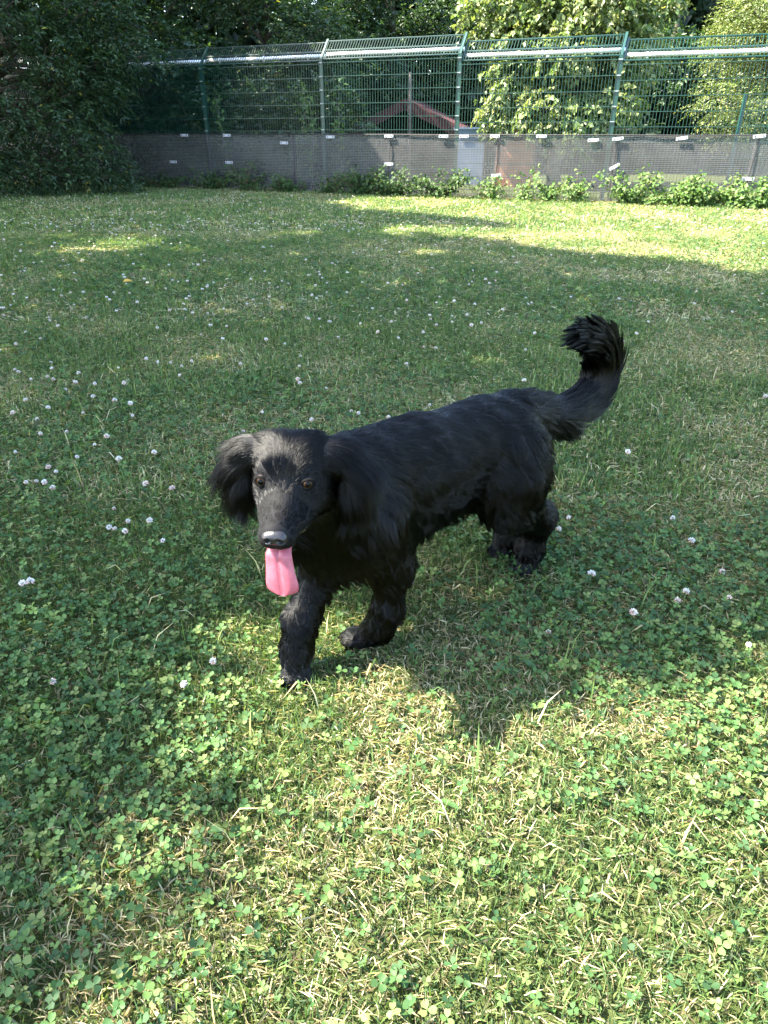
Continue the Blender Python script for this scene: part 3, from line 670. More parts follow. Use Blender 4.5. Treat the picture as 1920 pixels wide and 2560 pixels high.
IVY = [(-7.2, .5, .25, 260, 'dark ivy at the foot of the ash tree by the fence', 0), (-6.1, .45, .30, 300, 'dark ivy clump by the screen near bare stems', 0), (-4.95, .40, .30, 320, 'shaded creeper at the foot of the post nearest the ash tree', 0),
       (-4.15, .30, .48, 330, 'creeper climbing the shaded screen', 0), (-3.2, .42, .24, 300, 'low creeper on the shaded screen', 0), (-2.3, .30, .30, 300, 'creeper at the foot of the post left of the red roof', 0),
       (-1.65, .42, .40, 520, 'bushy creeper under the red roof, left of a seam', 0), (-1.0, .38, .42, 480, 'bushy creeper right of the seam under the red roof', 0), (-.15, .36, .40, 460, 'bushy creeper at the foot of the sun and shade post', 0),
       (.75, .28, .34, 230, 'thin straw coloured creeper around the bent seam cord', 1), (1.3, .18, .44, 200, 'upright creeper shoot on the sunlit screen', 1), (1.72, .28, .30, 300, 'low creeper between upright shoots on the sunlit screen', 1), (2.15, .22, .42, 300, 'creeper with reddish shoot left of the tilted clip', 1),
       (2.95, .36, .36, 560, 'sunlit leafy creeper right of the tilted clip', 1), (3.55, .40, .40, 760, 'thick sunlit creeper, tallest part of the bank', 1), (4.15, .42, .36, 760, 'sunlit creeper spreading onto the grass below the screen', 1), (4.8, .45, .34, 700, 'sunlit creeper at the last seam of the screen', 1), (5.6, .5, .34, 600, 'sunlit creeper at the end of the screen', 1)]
def make_creepers():
    lf = leaf_mat('creeper leaf', .3, .55, .22); st = plain('creeper stem', (.16, .10, .06), .8)
    for i, (u, w, h, n, lab, sunny) in enumerate(IVY):
        q = np.random.default_rng(200 + i); b = FP(u, 0, -.20); t = tag(empty('creeper', tuple(b)), lab, 'creeper', 'creepers along the foot of the fence')
        w *= 1.5 if (w >= .36 or u < 0) else 1.0; n = int(n * (1.35 if w > .5 else .9)); ns = 13; tips = []; mb = MB()
        for k in range(ns):
            a = q.uniform(-1, 1); hh = h * q.uniform(.25, 1.15) ** 1.3; o_ = -q.uniform(-.10, .26)
            P = np.array([(0, 0, .0), tuple(FD * a * w * .5 + FN * o_ * .5 + UPV * hh * .6), tuple(FD * a * w + FN * o_ + UPV * hh)]); mb.tube(P, [.005, .004, .002], 4); tips.append(P)
        mb.build('stem', st, t)
        k = q.integers(0, ns, n); s = q.uniform(.05, 1.05, n)[:, None]; T = np.array(tips)
        Q = np.where(s < .5, T[k, 0] * (1 - 2 * s) + T[k, 1] * 2 * s, T[k, 1] * (2 - 2 * s) + T[k, 2] * (2 * s - 1)) + q.normal(0, .055, (n, 3)) * [1, 1, .7]; Q[:, 2] = np.maximum(Q[:, 2], .02)
        Q -= np.outer(np.maximum(0, Q @ FN - .10), FN)
        pal = np.array([(.085, .15, .036), (.062, .12, .03), (.115, .17, .048)]) if sunny else np.array([(.045, .085, .026), (.035, .068, .022), (.06, .105, .03)])  # sun and shade painted into the leaves: lighter where sunny, darker elsewhere
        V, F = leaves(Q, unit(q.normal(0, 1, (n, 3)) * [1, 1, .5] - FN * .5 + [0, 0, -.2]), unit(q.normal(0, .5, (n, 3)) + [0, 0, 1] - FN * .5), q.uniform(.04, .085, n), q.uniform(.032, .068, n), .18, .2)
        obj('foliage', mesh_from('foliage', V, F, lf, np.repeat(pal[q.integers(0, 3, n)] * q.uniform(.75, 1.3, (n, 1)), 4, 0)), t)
# ------------------------------------------------------------------ things beyond the fence
def make_beyond():
    red = plain('dark red roof boards', (.060, .013, .014), .8, var=.3, scale=7, bump=.3); wood = plain('weathered wood', (.11, .09, .075), .85, var=.35, scale=11, bump=.5)
    dark = plain('dark stained wood', (.035, .03, .028), .8, var=.3); rust = plain('rust brown boards', (.33, .13, .07), .8, var=.25, scale=6); blue = plain('blue grey plastic', (.10, .15, .24), .5, var=.12)
    grey = plain('grey roofing felt', (.36, .34, .33), .8, var=.2, scale=20); green = plain('green fence paint', (.008, .05, .042), .4, var=.15); white = plain('white board', (.75, .75, .74), .5, var=.05)
    # hut with a red gable roof, gable towards the lawn
    t = tag(empty('hut', (.55, 19.0, 0)), 'low open hut with dark red gable roof behind the fence', 'hut'); t.rotation_euler = (0, 0, R(-14))
    for sx in (-1, 1):
        for y0, y1, nm in ((0, 2.2, 'roof_slope'),):
            n = 7
            sl = MB(); a = np.array([0, -.12, 1.64]); e = np.array([sx * 1.35, -.12, 1.04]); d = e - a; nn = unit(np.array([-d[2] * sx * sx, 0, d[0]])); nn = nn if nn[2] > 0 else -nn
            sl.box((a + e) / 2 + [0, 1.1, 0] , (np.linalg.norm(d) / 2, 1.2, .012), (unit(d), np.array([0, 1, 0]), nn))
            roof = sl.build('roof_slope', red, t)
            for k in range(n):
                c = a + d * (k + .5) / n + [0, 1.1, 0] + nn * (.022 + .004 * (k % 2)); b = MB(); b.box(c, (np.linalg.norm(d) / n / 2 - .004, 1.215, .012), (unit(d), np.array([0, 1, 0]), nn)); b.build('roof_board', red, roof)
        b = MB(); b.box((a + e) / 2 + np.array([0, -.14, -.09]), (np.linalg.norm(d) / 2 + .03, .018, .10), (unit(d), np.array([0, 1, 0]), nn)); b.build('barge_board', red, t)
        for y in (.05, 2.0):
            b = MB(); b.box((sx * 1.12, y, .54), (.05, .05, .54)); b.build('post', dark, t)
        b = MB(); b.box((sx * 1.2, 1.0, .5), (.02, 1.0, .5)); b.build('side_wall', dark, t)
    b = MB(); b.box((0, 2.08, .54), (1.1, .02, .54)); b.build('back_wall', dark, t)
    mb = MB(); mb.tube([(0, 0, 0), (.01, 0, 1.0), (0, 0, 2.12)], [.04, .036, .032], 8); o = mb.build('wooden_pole', wood, None, True); o.location = (.57, 17.6, 0)
    tag(o, 'grey wooden pole standing in front of the red roofed hut', 'pole')
    # crates and boxes seen over the screen
    def box_thing(name, label, cat, loc, half, mat, roofm, rz, over=.05):
        t = tag(empty(name, loc), label, cat); t.rotation_euler = (0, 0, rz)
        nb = 5
        for k in range(nb):
            b = MB(); b.box((0, -half[1], half[2] * 2 * (k + .5) / nb), (half[0], .012, half[2] / nb - .003)); b.build('board', mat, t)
        for s in (-1, 1): b = MB(); b.box((s * half[0], 0.0125, half[2]), (.012, half[1], half[2])); b.build('side_wall', mat, t)
        b = MB(); b.box((0, half[1] + .014, half[2]), (half[0] - .014, .012, half[2])); b.build('back_wall', mat, t)
        b = MB(); b.box((0, 0, half[2] * 2 + .022), (half[0] + over, half[1] + over, .018)); b.build('roof', roofm, t)
    box_thing('kennel', 'rust brown boarded kennel behind the sunlit screen', 'kennel', (2.72, 16.0, 0), (.36, .35, .54), rust, dark, -.25)
    box_thing('storage_box', 'blue grey storage box behind the sunlit post', 'box', (1.85, 16.6, 0), (.30, .28, .52), blue, blue, -.2)
    box_thing('storage_shed', 'low dark shed with flat pale grey roof under the pear tree', 'shed', (4.55, 16.4, 0), (.55, .4, .51), dark, grey, -.3)
    # second green fence further off
    t = tag(empty('second_mesh_fence', (8.75, 16.0, 0)), 'lower green mesh fence further off beyond the right end', 'fence'); d = unit(np.array([.93, -.36, 0]))
    for k in range(4):
        b = MB(); c = d * (k - 1.5) * .95; b.box(c + [0, 0, .84], (.03, .03, .84)); b.build('post', green, t)
    b = MB()
    for k in range(58): c = d * (-1.43 + k * .05); b.box(c + [0, 0, .82], (.003, .003, .80))
    w = b.build('wire_panel', green, t); w['kind'] = 'stuff'
    for k in range(8): b = MB(); b.box(np.array([0, 0, .12 + k * .2]) + [.0, -.008, 0], (1.43, .004, .004), (d, np.array([-d[1], d[0], 0]), UPV)); b.build('cross_bar', green, t)
    t = tag(empty('notice_board', (7.55, 14.05, 0)), 'small white board on a post behind the end of the screen', 'sign')
    b = MB(); b.box((0, 0, .55), (.02, .02, .55)); b.build('post', dark, t); b = MB(); b.box((0, -.03, 1.06), (.14, .008, .10)); b.build('board', white, t)
# ------------------------------------------------------------------ the dog
DA = np.array([-.127, 1.175, 0.0]); DD = np.array([.776, .631, 0.0]); DN = np.array([.631, -.776, 0.0])
def B(s, n, z): return DA + DD * s + DN * n + np.array([0, 0, z])
HE = np.array([-.166, 1.042, .508]); HX = unit(np.array([.992, -.125, 0])); HF = unit(np.array([-.1215, -.965, -.215])); HU = np.cross(HF, HX)
def Hd(x, f, u): return HE + HX * x + HF * f + HU * u
def cone_d(p, a, b, ra, rb):
    ab = b - a; t = np.clip(((p - a) @ ab) / (ab @ ab), 0, 1)
    return np.linalg.norm(p - a - t[..., None] * ab, axis=-1) - (ra + t * (rb - ra))
def ell_d(p, c, r, ax):
    q = ((p - c) @ ax.T) / r; k0 = np.linalg.norm(q, axis=-1); k1 = np.linalg.norm(q / r, axis=-1)
    return k0 * (k0 - 1) / np.maximum(k1, 1e-9)
def smin(a, b, k):
    h = np.maximum(k - np.abs(a - b), 0) / k; return np.minimum(a, b) - h * h * k * .25
def prim_d(p, q):
    return cone_d(p, q['a'], q['b'], q['ra'], q['rb']) if q['t'] == 'c' else ell_d(p, q['a'], q['r'], q['ax'])
def prim_box(q, m):
    if q['t'] == 'c':
        lo = np.minimum(q['a'] - q['ra'], q['b'] - q['rb']); hi = np.maximum(q['a'] + q['ra'], q['b'] + q['rb'])
    else: R_ = max(q['r']); lo = q['a'] - R_; hi = q['a'] + R_
    return lo - m, hi + m
def surface(prims, cuts, h, lo, hi):
    n = np.ceil((hi - lo) / h).astype(int) + 1
    D = np.full(n, .06, np.float32); axs = [lo[i] + h * np.arange(n[i]) for i in range(3)]
    def region(q, m):
        a, b = prim_box(q, m); i0 = np.clip(np.floor((a - lo) / h).astype(int), 0, n - 1); i1 = np.clip(np.ceil((b - lo) / h).astype(int) + 1, 1, n)
        sl = tuple(slice(i0[k], i1[k]) for k in range(3))
        G = np.stack(np.meshgrid(*[axs[k][sl[k]] for k in range(3)], indexing='ij'), -1)
        return sl, G
    for q in prims:
        sl, G = region(q, .045); D[sl] = smin(D[sl], prim_d(G, q).astype(np.float32), q['k'])
    for q in cuts:
        sl, G = region(q, .02); D[sl] = -smin(-D[sl], prim_d(G, q).astype(np.float32), q['k'])
    s = D < 0
    cnt = sum(s[i:n[0] - 1 + i, j:n[1] - 1 + j, k:n[2] - 1 + k].astype(np.int8) for i in (0, 1) for j in (0, 1) for k in (0, 1))
    act = (cnt > 0) & (cnt < 8); C = np.argwhere(act); vid = np.full(act.shape, -1, np.int64); vid[act] = np.arange(len(C))
    acc = np.zeros((len(C), 3)); num = np.zeros(len(C))
    for ax in range(3):
        for o1 in (0, 1):
            for o2 in (0, 1):
                o = [0, 0, 0]; o[(ax + 1) % 3] = o1; o[(ax + 2) % 3] = o2; e = o.copy(); e[ax] = 1
                A_ = C + o; E_ = C + e; da = D[tuple(A_.T)]; de = D[tuple(E_.T)]; m = (da < 0) != (de < 0)
                t = da[m] / (da[m] - de[m]); pt = A_[m].astype(float); pt[:, ax] += t; acc[m] += pt; num[m] += 1
    V = lo + h * acc / num[:, None]; Fs = []
    for ax in range(3):
        a1, a2 = (ax + 1) % 3, (ax + 2) % 3
        s0 = [slice(None)] * 3; s1 = [slice(None)] * 3; s0[ax] = slice(0, -1); s1[ax] = slice(1, None)
        ch = s[tuple(s0)] != s[tuple(s1)]; I = np.argwhere(ch); I = I[(I[:, a1] > 0) & (I[:, a2] > 0) & (I[:, a1] < n[a1] - 1) & (I[:, a2] < n[a2] - 1)]
        q = []
        for (d1, d2) in ((-1, -1), (0, -1), (0, 0), (-1, 0)):
            J = I.copy(); J[:, a1] += d1; J[:, a2] += d2; q.append(vid[tuple(J.T)])
        q = np.stack(q, 1); fl = ~s[tuple(I.T)]; q[fl] = q[fl][:, ::-1]; Fs.append(q)
    F = np.concatenate(Fs); F = F[(F >= 0).all(1)]
    return V, F
def vnormals(V, F):
    fn = np.cross(V[F[:, 2]] - V[F[:, 0]], V[F[:, 3]] - V[F[:, 1]]); N_ = np.zeros_like(V)
    for k in range(4): np.add.at(N_, F[:, k], fn)
    return unit(N_)
def relax(V, F, it):
    for _ in range(it):
        S = np.zeros_like(V); c = np.zeros(len(V))
        for k in range(4):
            for m in (1, 3): np.add.at(S, F[:, k], V[F[:, (k + m) % 4]]); np.add.at(c, F[:, k], 1)
        V = V * .5 + .5 * S / c[:, None]
    return V
BODY_AX = np.stack([DD, DN, [0, 0, 1.0]]); HEAD_AX = np.stack([HX, HF, HU])
DOWN = np.array([0, 0, -1.0])
TAIL = []
def dog_prims():
    P = []
    def c(a, b, ra, rb, k, flow, L, lift=.3, dens=1., g=.3): P.append(dict(t='c', a=np.array(a, float), b=np.array(b, float), ra=ra, rb=rb, k=k, flow=np.array(flow, float), L=L, lift=lift, dens=dens, g=g))
    def e(a, r, ax, k, flow, L, lift=.3, dens=1., g=.3): P.append(dict(t='e', a=np.array(a, float), r=np.array(r, float), ax=ax, k=k, flow=np.array(flow, float), L=L, lift=lift, dens=dens, g=g))
    back = DD + DOWN * .25
    # trunk
    e(B(.14, 0, .365), (.15, .088, .132), BODY_AX, .04, DD * .8 + DOWN * .5, .045, .22)
    e(B(.32, 0, .402), (.18, .086, .106), BODY_AX, .06, back, .042, .16, 1., .25)
    e(B(.465, 0, .418), (.122, .078, .088), BODY_AX, .05, DD + DOWN * .35, .048, .24)
    c(B(.06, 0, .46), B(.24, 0, .462), .045, .048, .05, DD, .04, .2)
    c(B(.14, 0, .285), B(.40, 0, .318), .055, .05, .05, DD * .6 + DOWN * .9, .058, .36, 1.2, .6)          # brisket and belly
    c(B(.0, 0, .37), B(.06, 0, .30), .062, .070, .05, DOWN + DD * .15, .075, .36, 1.4, .6)                 # forechest
    # neck and throat
    c(Hd(0, -.075, -.030), B(.09, 0, .415), .052, .085, .045, unit(B(.09, 0, .415) - Hd(0, -.07, -.02)) + DOWN * .3, .05, .3, 1.2)
    c(Hd(0, -.055, -.065), B(.02, 0, .36), .046, .080, .05, DOWN + DD * .3, .055, .35, 1.2, .6)
    c(Hd(.035, -.07, -.03), B(.05, .055, .37), .045, .06, .05, DOWN * .9 + DD * .5, .06, .35, 1.2, .5)
    # head
    for sx in (-1, 1):
        e(Hd(.013 * sx, -.052, .001), (.046, .060, .050), HEAD_AX, .02, -HF * .6 + HX * sx * 1.1 + HU * .0, .036, .07, 2.6, .3)
        e(Hd(.032 * sx, -.030, -.028), (.032, .042, .036), HEAD_AX, .025, -HF + DOWN * .3 + HX * sx * .2, .014, .16, 2.5, .2)
        e(Hd(.024 * sx, -.016, .020), (.022, .016, .010), HEAD_AX, .018, -HF * .6 + HU * .5 + HX * sx * .3, .007, .2, 3, 0)
        c(Hd(.018 * sx, .022, -.044), Hd(.0148 * sx, .088, -.044), .0195, .0160, .014, -HF + DOWN * .35 + HX * sx * .1, .0055, .2, 4, .1)   # flews
        c(Hd(.036 * sx, -.018, -.050), Hd(.025 * sx, .034, -.050), .026, .019, .02, -HF + DOWN * .4 + HX * sx * .2, .010, .2, 3, .1)
    e(Hd(0, -.012, -.012), (.045, .034, .024), HEAD_AX, .02, -HF + HU * .3, .007, .15, 3, 0)
    c(Hd(0, -.005, -.014), Hd(0, .088, -.028), .023, .0165, .018, -HF, .0045, .15, 4, 0)                 # bridge of the muzzle
    c(Hd(0, .004, -.028), Hd(0, .086, -.037), .031, .0215, .018, -HF, .005, .15, 4, 0)
    c(Hd(0, -.03, -.076), Hd(0, .050, -.097), .022, .0135, .012, -HF + DOWN * .4, .014, .25, 2.5, .3)     # lower jaw
    # ears: flaps hanging from the sides of the skull
    for ch, sx in (([(-.036, -.060, .028), (-.074, -.060, .022), (-.095, -.053, -.002), (-.096, -.044, -.038), (-.089, -.034, -.062)], -1),
                   ([(.036, -.060, .028), (.078, -.060, .022), (.107, -.054, .000), (.111, -.044, -.034), (.101, -.030, -.062)], 1)):
        rs = [.020, .020, .019, .017, .010]
        pts = [Hd(*q) for q in ch]
        for i in range(4):
            d = unit(pts[i + 1] - pts[i]); fl = d * 1.0 + DOWN * (.15 + .22 * i) + HX * sx * .15
            c(pts[i], pts[i + 1], rs[i], rs[i + 1], .030 if i == 0 else .016, fl, (.060, .078, .082, .072)[i], (.18, .22, .28, .34)[i], 2.6, .40)
    # front legs
    wfr = [B(.07, -.062, .36), np.array([-.128, 1.212, .235]), np.array([-.180, 1.155, .128]), np.array([-.187, 1.140, .060]), np.array([-.187, 1.122, .030]), np.array([-.188, 1.100, .018])]
    wfl = [B(.08, .062, .36), np.array([.014, 1.196, .235]), np.array([.008, 1.206, .118]), np.array([-.012, 1.217, .058]), np.array([-.040, 1.226, .030]), np.array([-.078, 1.236, .019])]
    for w in (wfr, wfl):
        toe = unit((w[5] - w[3]) * [1, 1, 0])
        c(w[0], w[1], .060, .038, .05, DOWN + DD * .35, .040, .24, 1.3, .1)
        c(w[1], w[2], .035, .028, .04, DOWN + DD * .35, .024, .26, 1.9, .05)
        c(w[1] + DD * .022, w[3] + DD * .010 + UPV * .02, .021, .014, .03, DOWN * .9 + DD * .7, .032, .36, 2.0, .15)
        c(w[2], w[3], .027, .025, .035, DOWN + DD * .1, .023, .26, 2.2, .05)
        c(w[3], w[4], .027, .026, .03, DOWN + toe * .5, .021, .28, 2.4, .05)
        sd = np.cross(toe, [0, 0, 1.0])
        for k, (o, l) in enumerate(((-.022, -.006), (-.008, .004), (.008, .004), (.022, -.006))):
            c(w[4] + sd * o * .6, w[5] + sd * o + toe * l, .015, .0120, .008, toe * .9 + DOWN * .4, .020, .30, 2.6, .2)
    # hind legs
    for sg, hock, low, paw, toe_ in ((1, B(.628, .052, .168), B(.625, .042, .070), B(.615, .040, .030), B(.588, .040, .018)), (-1, B(.640, -.050, .162), B(.635, -.046, .068), B(.624, -.048, .030), B(.597, -.050, .018))):
        hip = B(.505, .050 * sg, .395); th = B(.50, .062 * sg, .33); st = B(.482, .066 * sg, .255)
        c(hip, th, .072, .070, .05, DD * .6 + DOWN * .8, .045, .25, 1.)
        c(th, st, .070, .050, .05, DOWN * .8 + DD * .7, .040, .26, 1.2, .2)
        c(B(.530, .045 * sg, .37), B(.552, .055 * sg, .25), .052, .038, .05, DOWN * .8 + DD * .5, .048, .38, 1.4, .25)
        c(st, hock, .047, .036, .05, DOWN * .8 + DD * .8, .032, .34, 1.9, .1)
        c(hock, low, .034, .030, .04, DOWN + DD * .2, .026, .34, 2.2, .1)
        c(low, paw, .030, .027, .03, DOWN, .022, .3, 2.2, .1)
        toe = unit((toe_ - paw) * [1, 1, 0]); sd = np.cross(toe, [0, 0, 1.0])
        for o, l in ((-.020, -.005), (-.007, .003), (.007, .003), (.020, -.005)):
            c(paw + sd * o * .6, toe_ + sd * o + toe * l, .017, .0125, .008, toe * .9 + DOWN * .4, .015, .3, 2.0, .2)
    # tail, raised and curling forward at the tip
    tp = [B(.545, 0, .462), B(.60, 0, .444)] + [np.array(q) - DD * .020 - np.array([0, 0, .013]) for q in ((.440, 1.636, .424), (.508, 1.690, .430), (.558, 1.731, .458), (.577, 1.747, .508), (.568, 1.740, .556), (.534, 1.713, .590), (.490, 1.678, .606))]
    rs = [.040, .034, .030, .030, .031, .030, .026, .018, .007]
    outw = [DOWN, DOWN, DOWN, DOWN * .8 + DD * .5, DOWN * .45 + DD * .8, DD, DD * .7 - DOWN * .6, -DOWN * .6]
    TAIL[:] = tp
    for i in range(8):
        d = unit(tp[i + 1] - tp[i]); c(tp[i], tp[i + 1], rs[i], rs[i + 1], .03, d * 1.0 + outw[i] * (.42, .5, .55, .5, .35, .2, .1, .05)[i], (.05, .066, .080, .082, .080, .075, .072, .070)[i], .20, 3.0, (.4, .45, .4, .25, .05, 0, 0, .15)[i])
    return P
def outw_at(ni):
    o = np.array([DOWN, DOWN, DOWN, DOWN * .8 + DD * .5, DOWN * .45 + DD * .8, DD, DD * .7 - DOWN * .6, -DOWN * .6, -DOWN, -DOWN, -DOWN])
    return o[np.minimum((ni / 240 * 11).astype(int), 10)]
def fnoise(P, s, seed):
    r = np.random.default_rng(seed); out = np.zeros(P.shape)
    for k in range(6):
        w = r.normal(0, s, 3); out += np.sin(P @ w + r.uniform(0, 6.28))[:, None] * unit(r.normal(size=3))
    return out / 2.4
def strands(root, nrm, flow, L, lift, g, r, npt=7, wav=.07, amp=.34, gstep=42, clump=.82):
    n = len(root); t = np.linspace(0, 1, npt)
    flow = flow + fnoise(root, 45, 1) * amp + fnoise(root, 130, 2) * amp * .6 + r.normal(0, .07, (n, 3))
    ft = unit(flow - nrm * (flow * nrm).sum(1, keepdims=True)); lf = (lift * r.uniform(.6, 1.3, n) * (1 + .9 * fnoise(root, 70, 5)[:, 0]).clip(.25, 2.4))[:, None]
    d0 = unit(ft + nrm * lf); sd = np.cross(nrm, ft); ph = (fnoise(root, 25, 9)[:, 0] * 5)[:, None]
    L = (L * r.uniform(.6, 1.15, n))[:, None]
    Q = np.zeros((n, npt, 3))
    for i, u in enumerate(t):
        Q[:, i] = root + L * (d0 * u + DOWN * g[:, None] * u * u * .6 - nrm * lf * .55 * u * u) + sd * L * wav * np.sin(u * 5 + ph) * u
    gi = np.arange(0, n, gstep); kd = KDTree(len(gi))
    for j, k in enumerate(gi): kd.insert(root[k], j)
    kd.balance()
    near = np.array([kd.find(p)[1] for p in root]); G = Q[gi][near]
    cw = (clump * t ** .9)[None, :, None] * r.uniform(.45, 1, n)[:, None, None] ** .6
    return Q * (1 - cw) + G * cw
def hair_object(name, Q, mat, parent, r0, r1):
    n, m, _ = Q.shape; hc = bpy.data.hair_curves.new(name); hc.add_curves([m] * n)
    hc.attributes['position'].data.foreach_set('vector', Q.astype(np.float32).ravel())
    ra = hc.attributes.get('radius') or hc.attributes.new('radius', 'FLOAT', 'POINT')
    prof = r0 + (r1 - r0) * np.linspace(0, 1, m) ** 1.5
    ra.data.foreach_set('value', np.tile(prof, n).astype(np.float32)); hc.materials.append(mat)
    return link(bpy.data.objects.new(name, hc), parent)
def hair_mat(name, melanin, rough=.32, rand=.15, color=None, ior=1.285):
    m, nt, out = nodes(name); h = nt.nodes.new('ShaderNodeBsdfHairPrincipled'); h.model = 'CHIANG'
    if color is None:
        h.parametrization = 'ABSORPTION'; h.inputs['Absorption Coefficient'].default_value = (melanin * 3.6, melanin * 3.7, melanin * 3.6)
    else: h.parametrization = 'COLOR'; h.inputs['Color'].default_value = (*color, 1)
    h.inputs['Roughness'].default_value = rough; h.inputs['Radial Roughness'].default_value = .5; h.inputs['IOR'].default_value = ior
    h.inputs['Random Roughness'].default_value = .2
    nt.links.new(h.outputs[0], out.inputs[0]); return m
def make_dog(NH=260000):
    root_loc = B(.33, 0, 0)
    dog = tag(empty('dog', tuple(root_loc)), 'black long haired dog with its tongue out walking over the lawn', 'dog'); inv = -root_loc
    prims = dog_prims()
    cuts = [dict(t='e', a=Hd(0, .072, -.0725), r=np.array([.019, .055, .0085]), ax=HEAD_AX, k=.006)]
    lo = np.array([-.36, .93, -.02]); hi = np.array([.66, 1.82, .66])
    V, F = surface(prims, cuts, .0049, lo, hi); V = relax(V, F, 1)
    def field(p):
        d = np.full(len(p), .06)
        for q in prims: d = smin(d, prim_d(p, q), q['k'])
        return d
    # eyes: find where the face surface lies in front of each eye
    eyes = []
    for sx in (-1, 1):
        fs = np.linspace(-.06, .04, 400); pp = np.array([Hd(.0390 * sx, f_, .004) for f_ in fs]); dd = field(pp); f0 = fs[np.argmin(np.abs(dd))] if (dd < 0).any() else -.01
        eyes.append(Hd(.0390 * sx, f0 - .0062, .004))
    eyes = np.array(eyes); gaze = [unit(HF * .86 + HU * .34 - HX * .10), unit(HF * .86 + HU * .34 + HX * .22)]
    for e_ in eyes:       # sink the socket round each eye
        d = V - e_; L_ = np.linalg.norm(d, axis=1); m = L_ < .0135; V[m] = e_ + d[m] / L_[m][:, None] * ((.0135 * .35 + L_[m] * .65) * .93)[:, None]
    nrm = vnormals(V, F)
    W_ = np.zeros((len(V), len(prims)))
    for i, q in enumerate(prims): W_[:, i] = prim_d(V, q)
    W_ = np.exp(-np.maximum(W_ - W_.min(1, keepdims=True), 0) / .017); W_ /= W_.sum(1, keepdims=True)
    at = {k: W_ @ np.array([q[k] for q in prims], float) for k in ('L', 'lift', 'dens', 'g')}; flow = W_ @ np.array([unit(q['flow']) for q in prims])
    skin = plain('black skin under the coat', (.006, .006, .007), .75, var=.3, scale=60, spec=.15)
    body = obj('body', mesh_from('body', V + inv, F, skin, smooth=True), dog)
    # coat: hair roots spread over the body
    T = np.concatenate([F[:, [0, 1, 2]], F[:, [0, 2, 3]]]); r = np.random.default_rng(4)
    A_ = np.linalg.norm(np.cross(V[T[:, 1]] - V[T[:, 0]], V[T[:, 2]] - V[T[:, 0]]), axis=1) * at['dens'][T].mean(1)
    k = r.choice(len(T), NH, p=A_ / A_.sum()); a, b = r.random(NH), r.random(NH); sw = a + b > 1; a[sw], b[sw] = 1 - a[sw], 1 - b[sw]; w = np.stack([1 - a - b, a, b], 1)
    ip = lambda X: (X[T[k]] * (w[..., None] if X.ndim == 2 else w)).sum(1)
    P = ip(V); N_ = unit(ip(nrm)); Lh = ip(at['L'])
    nose_c = Hd(.002, .102, -.0285)
    keep = np.ones(NH, bool)
    for e_ in eyes: keep &= np.linalg.norm(P - e_, axis=1) > .0128
    keep &= np.linalg.norm((P - nose_c) / np.array([1.2, 1, 1]), axis=1) > .019
    keep &= P[:, 2] > .004
    rel = P - Hd(0, .065, -.0725); inm = (np.abs(rel @ HX) < .016) & (np.abs(rel @ HU) < .010) & (np.abs(rel @ HF) < .05); keep &= ~inm
    for e_ in eyes: dist = np.linalg.norm(P - e_, axis=1); Lh = np.where(dist < .024, np.minimum(Lh, .0045), Lh)
    P, N_, Lh = P[keep], N_[keep], Lh[keep]; fl, li, gg = ip(flow)[keep], ip(at['lift'])[keep], ip(at['g'])[keep]
    # sides of the trunk: hair sweeps down as well as back
    face = Lh < .012
    hd = ((P - HE) @ HF > -.16) & (np.linalg.norm(P - Hd(0, -.03, -.01), axis=1) < .17)
    Q = np.zeros((len(P), 7, 3))
    Q[hd] = strands(P[hd], N_[hd], fl[hd], Lh[hd], li[hd], gg[hd], r, amp=.16, clump=.6, gstep=34)
    Q[~hd] = strands(P[~hd], N_[~hd], fl[~hd], Lh[~hd], li[~hd], gg[~hd], r, amp=.42, wav=.10, clump=.88, gstep=60)
    # tail hair follows the curl of the tail, longest on its outer side
    tail_w = (W_[:, -8:].sum(1)); tw = ip(tail_w)[keep]; tm = np.where(tw > .6)[0]
    ctl = np.array(TAIL + [TAIL[-1] + np.array([-.034, -.028, .002]), TAIL[-1] + np.array([-.064, -.052, -.004]), TAIL[-1] + np.array([-.090, -.073, -.014])])
    tt = np.linspace(0, len(ctl) - 1, 240); k_ = np.minimum(tt.astype(int), len(ctl) - 2); u_ = (tt - k_)[:, None]; m_ = np.gradient(ctl, axis=0)
    pth = (2 * u_**3 - 3 * u_**2 + 1) * ctl[k_] + (u_**3 - 2 * u_**2 + u_) * m_[k_] + (-2 * u_**3 + 3 * u_**2) * ctl[k_ + 1] + (u_**3 - u_**2) * m_[k_ + 1]
    arc = np.r_[0, np.cumsum(np.linalg.norm(np.diff(pth, axis=0), axis=1))]; pt_tan = unit(np.gradient(pth, axis=0))
    root = P[tm]; ni = np.concatenate([np.argmin(((root[j_:j_ + 2000, None] - pth[None, :200]) ** 2).sum(2), 1) for j_ in range(0, len(root), 2000)])
    off = root - pth[ni]; t0 = pt_tan[ni]; b_ = np.array(DN); cx = np.cross(t0, b_); a_x = (off * cx).sum(1); a_b = (off * b_).sum(1); a_t = (off * t0).sum(1)
    Lt = Lh[tm] * r.uniform(.65, 1.15, len(tm)) * 1.15; endf = np.clip((arc[-1] - arc[ni]) / .10, .25, 1)
    low = np.clip((.62 - arc[ni] / arc[-1]) * 2.2, 0, 1) * np.clip((arc[ni] / arc[-1] - .10) * 6, .1, 1)                      # feathering under the lower half
    outer = np.sign((cx * np.array(outw_at(ni))).sum(1)); lock = fnoise(root, 160, 21); grp = fnoise(root, 420, 22)
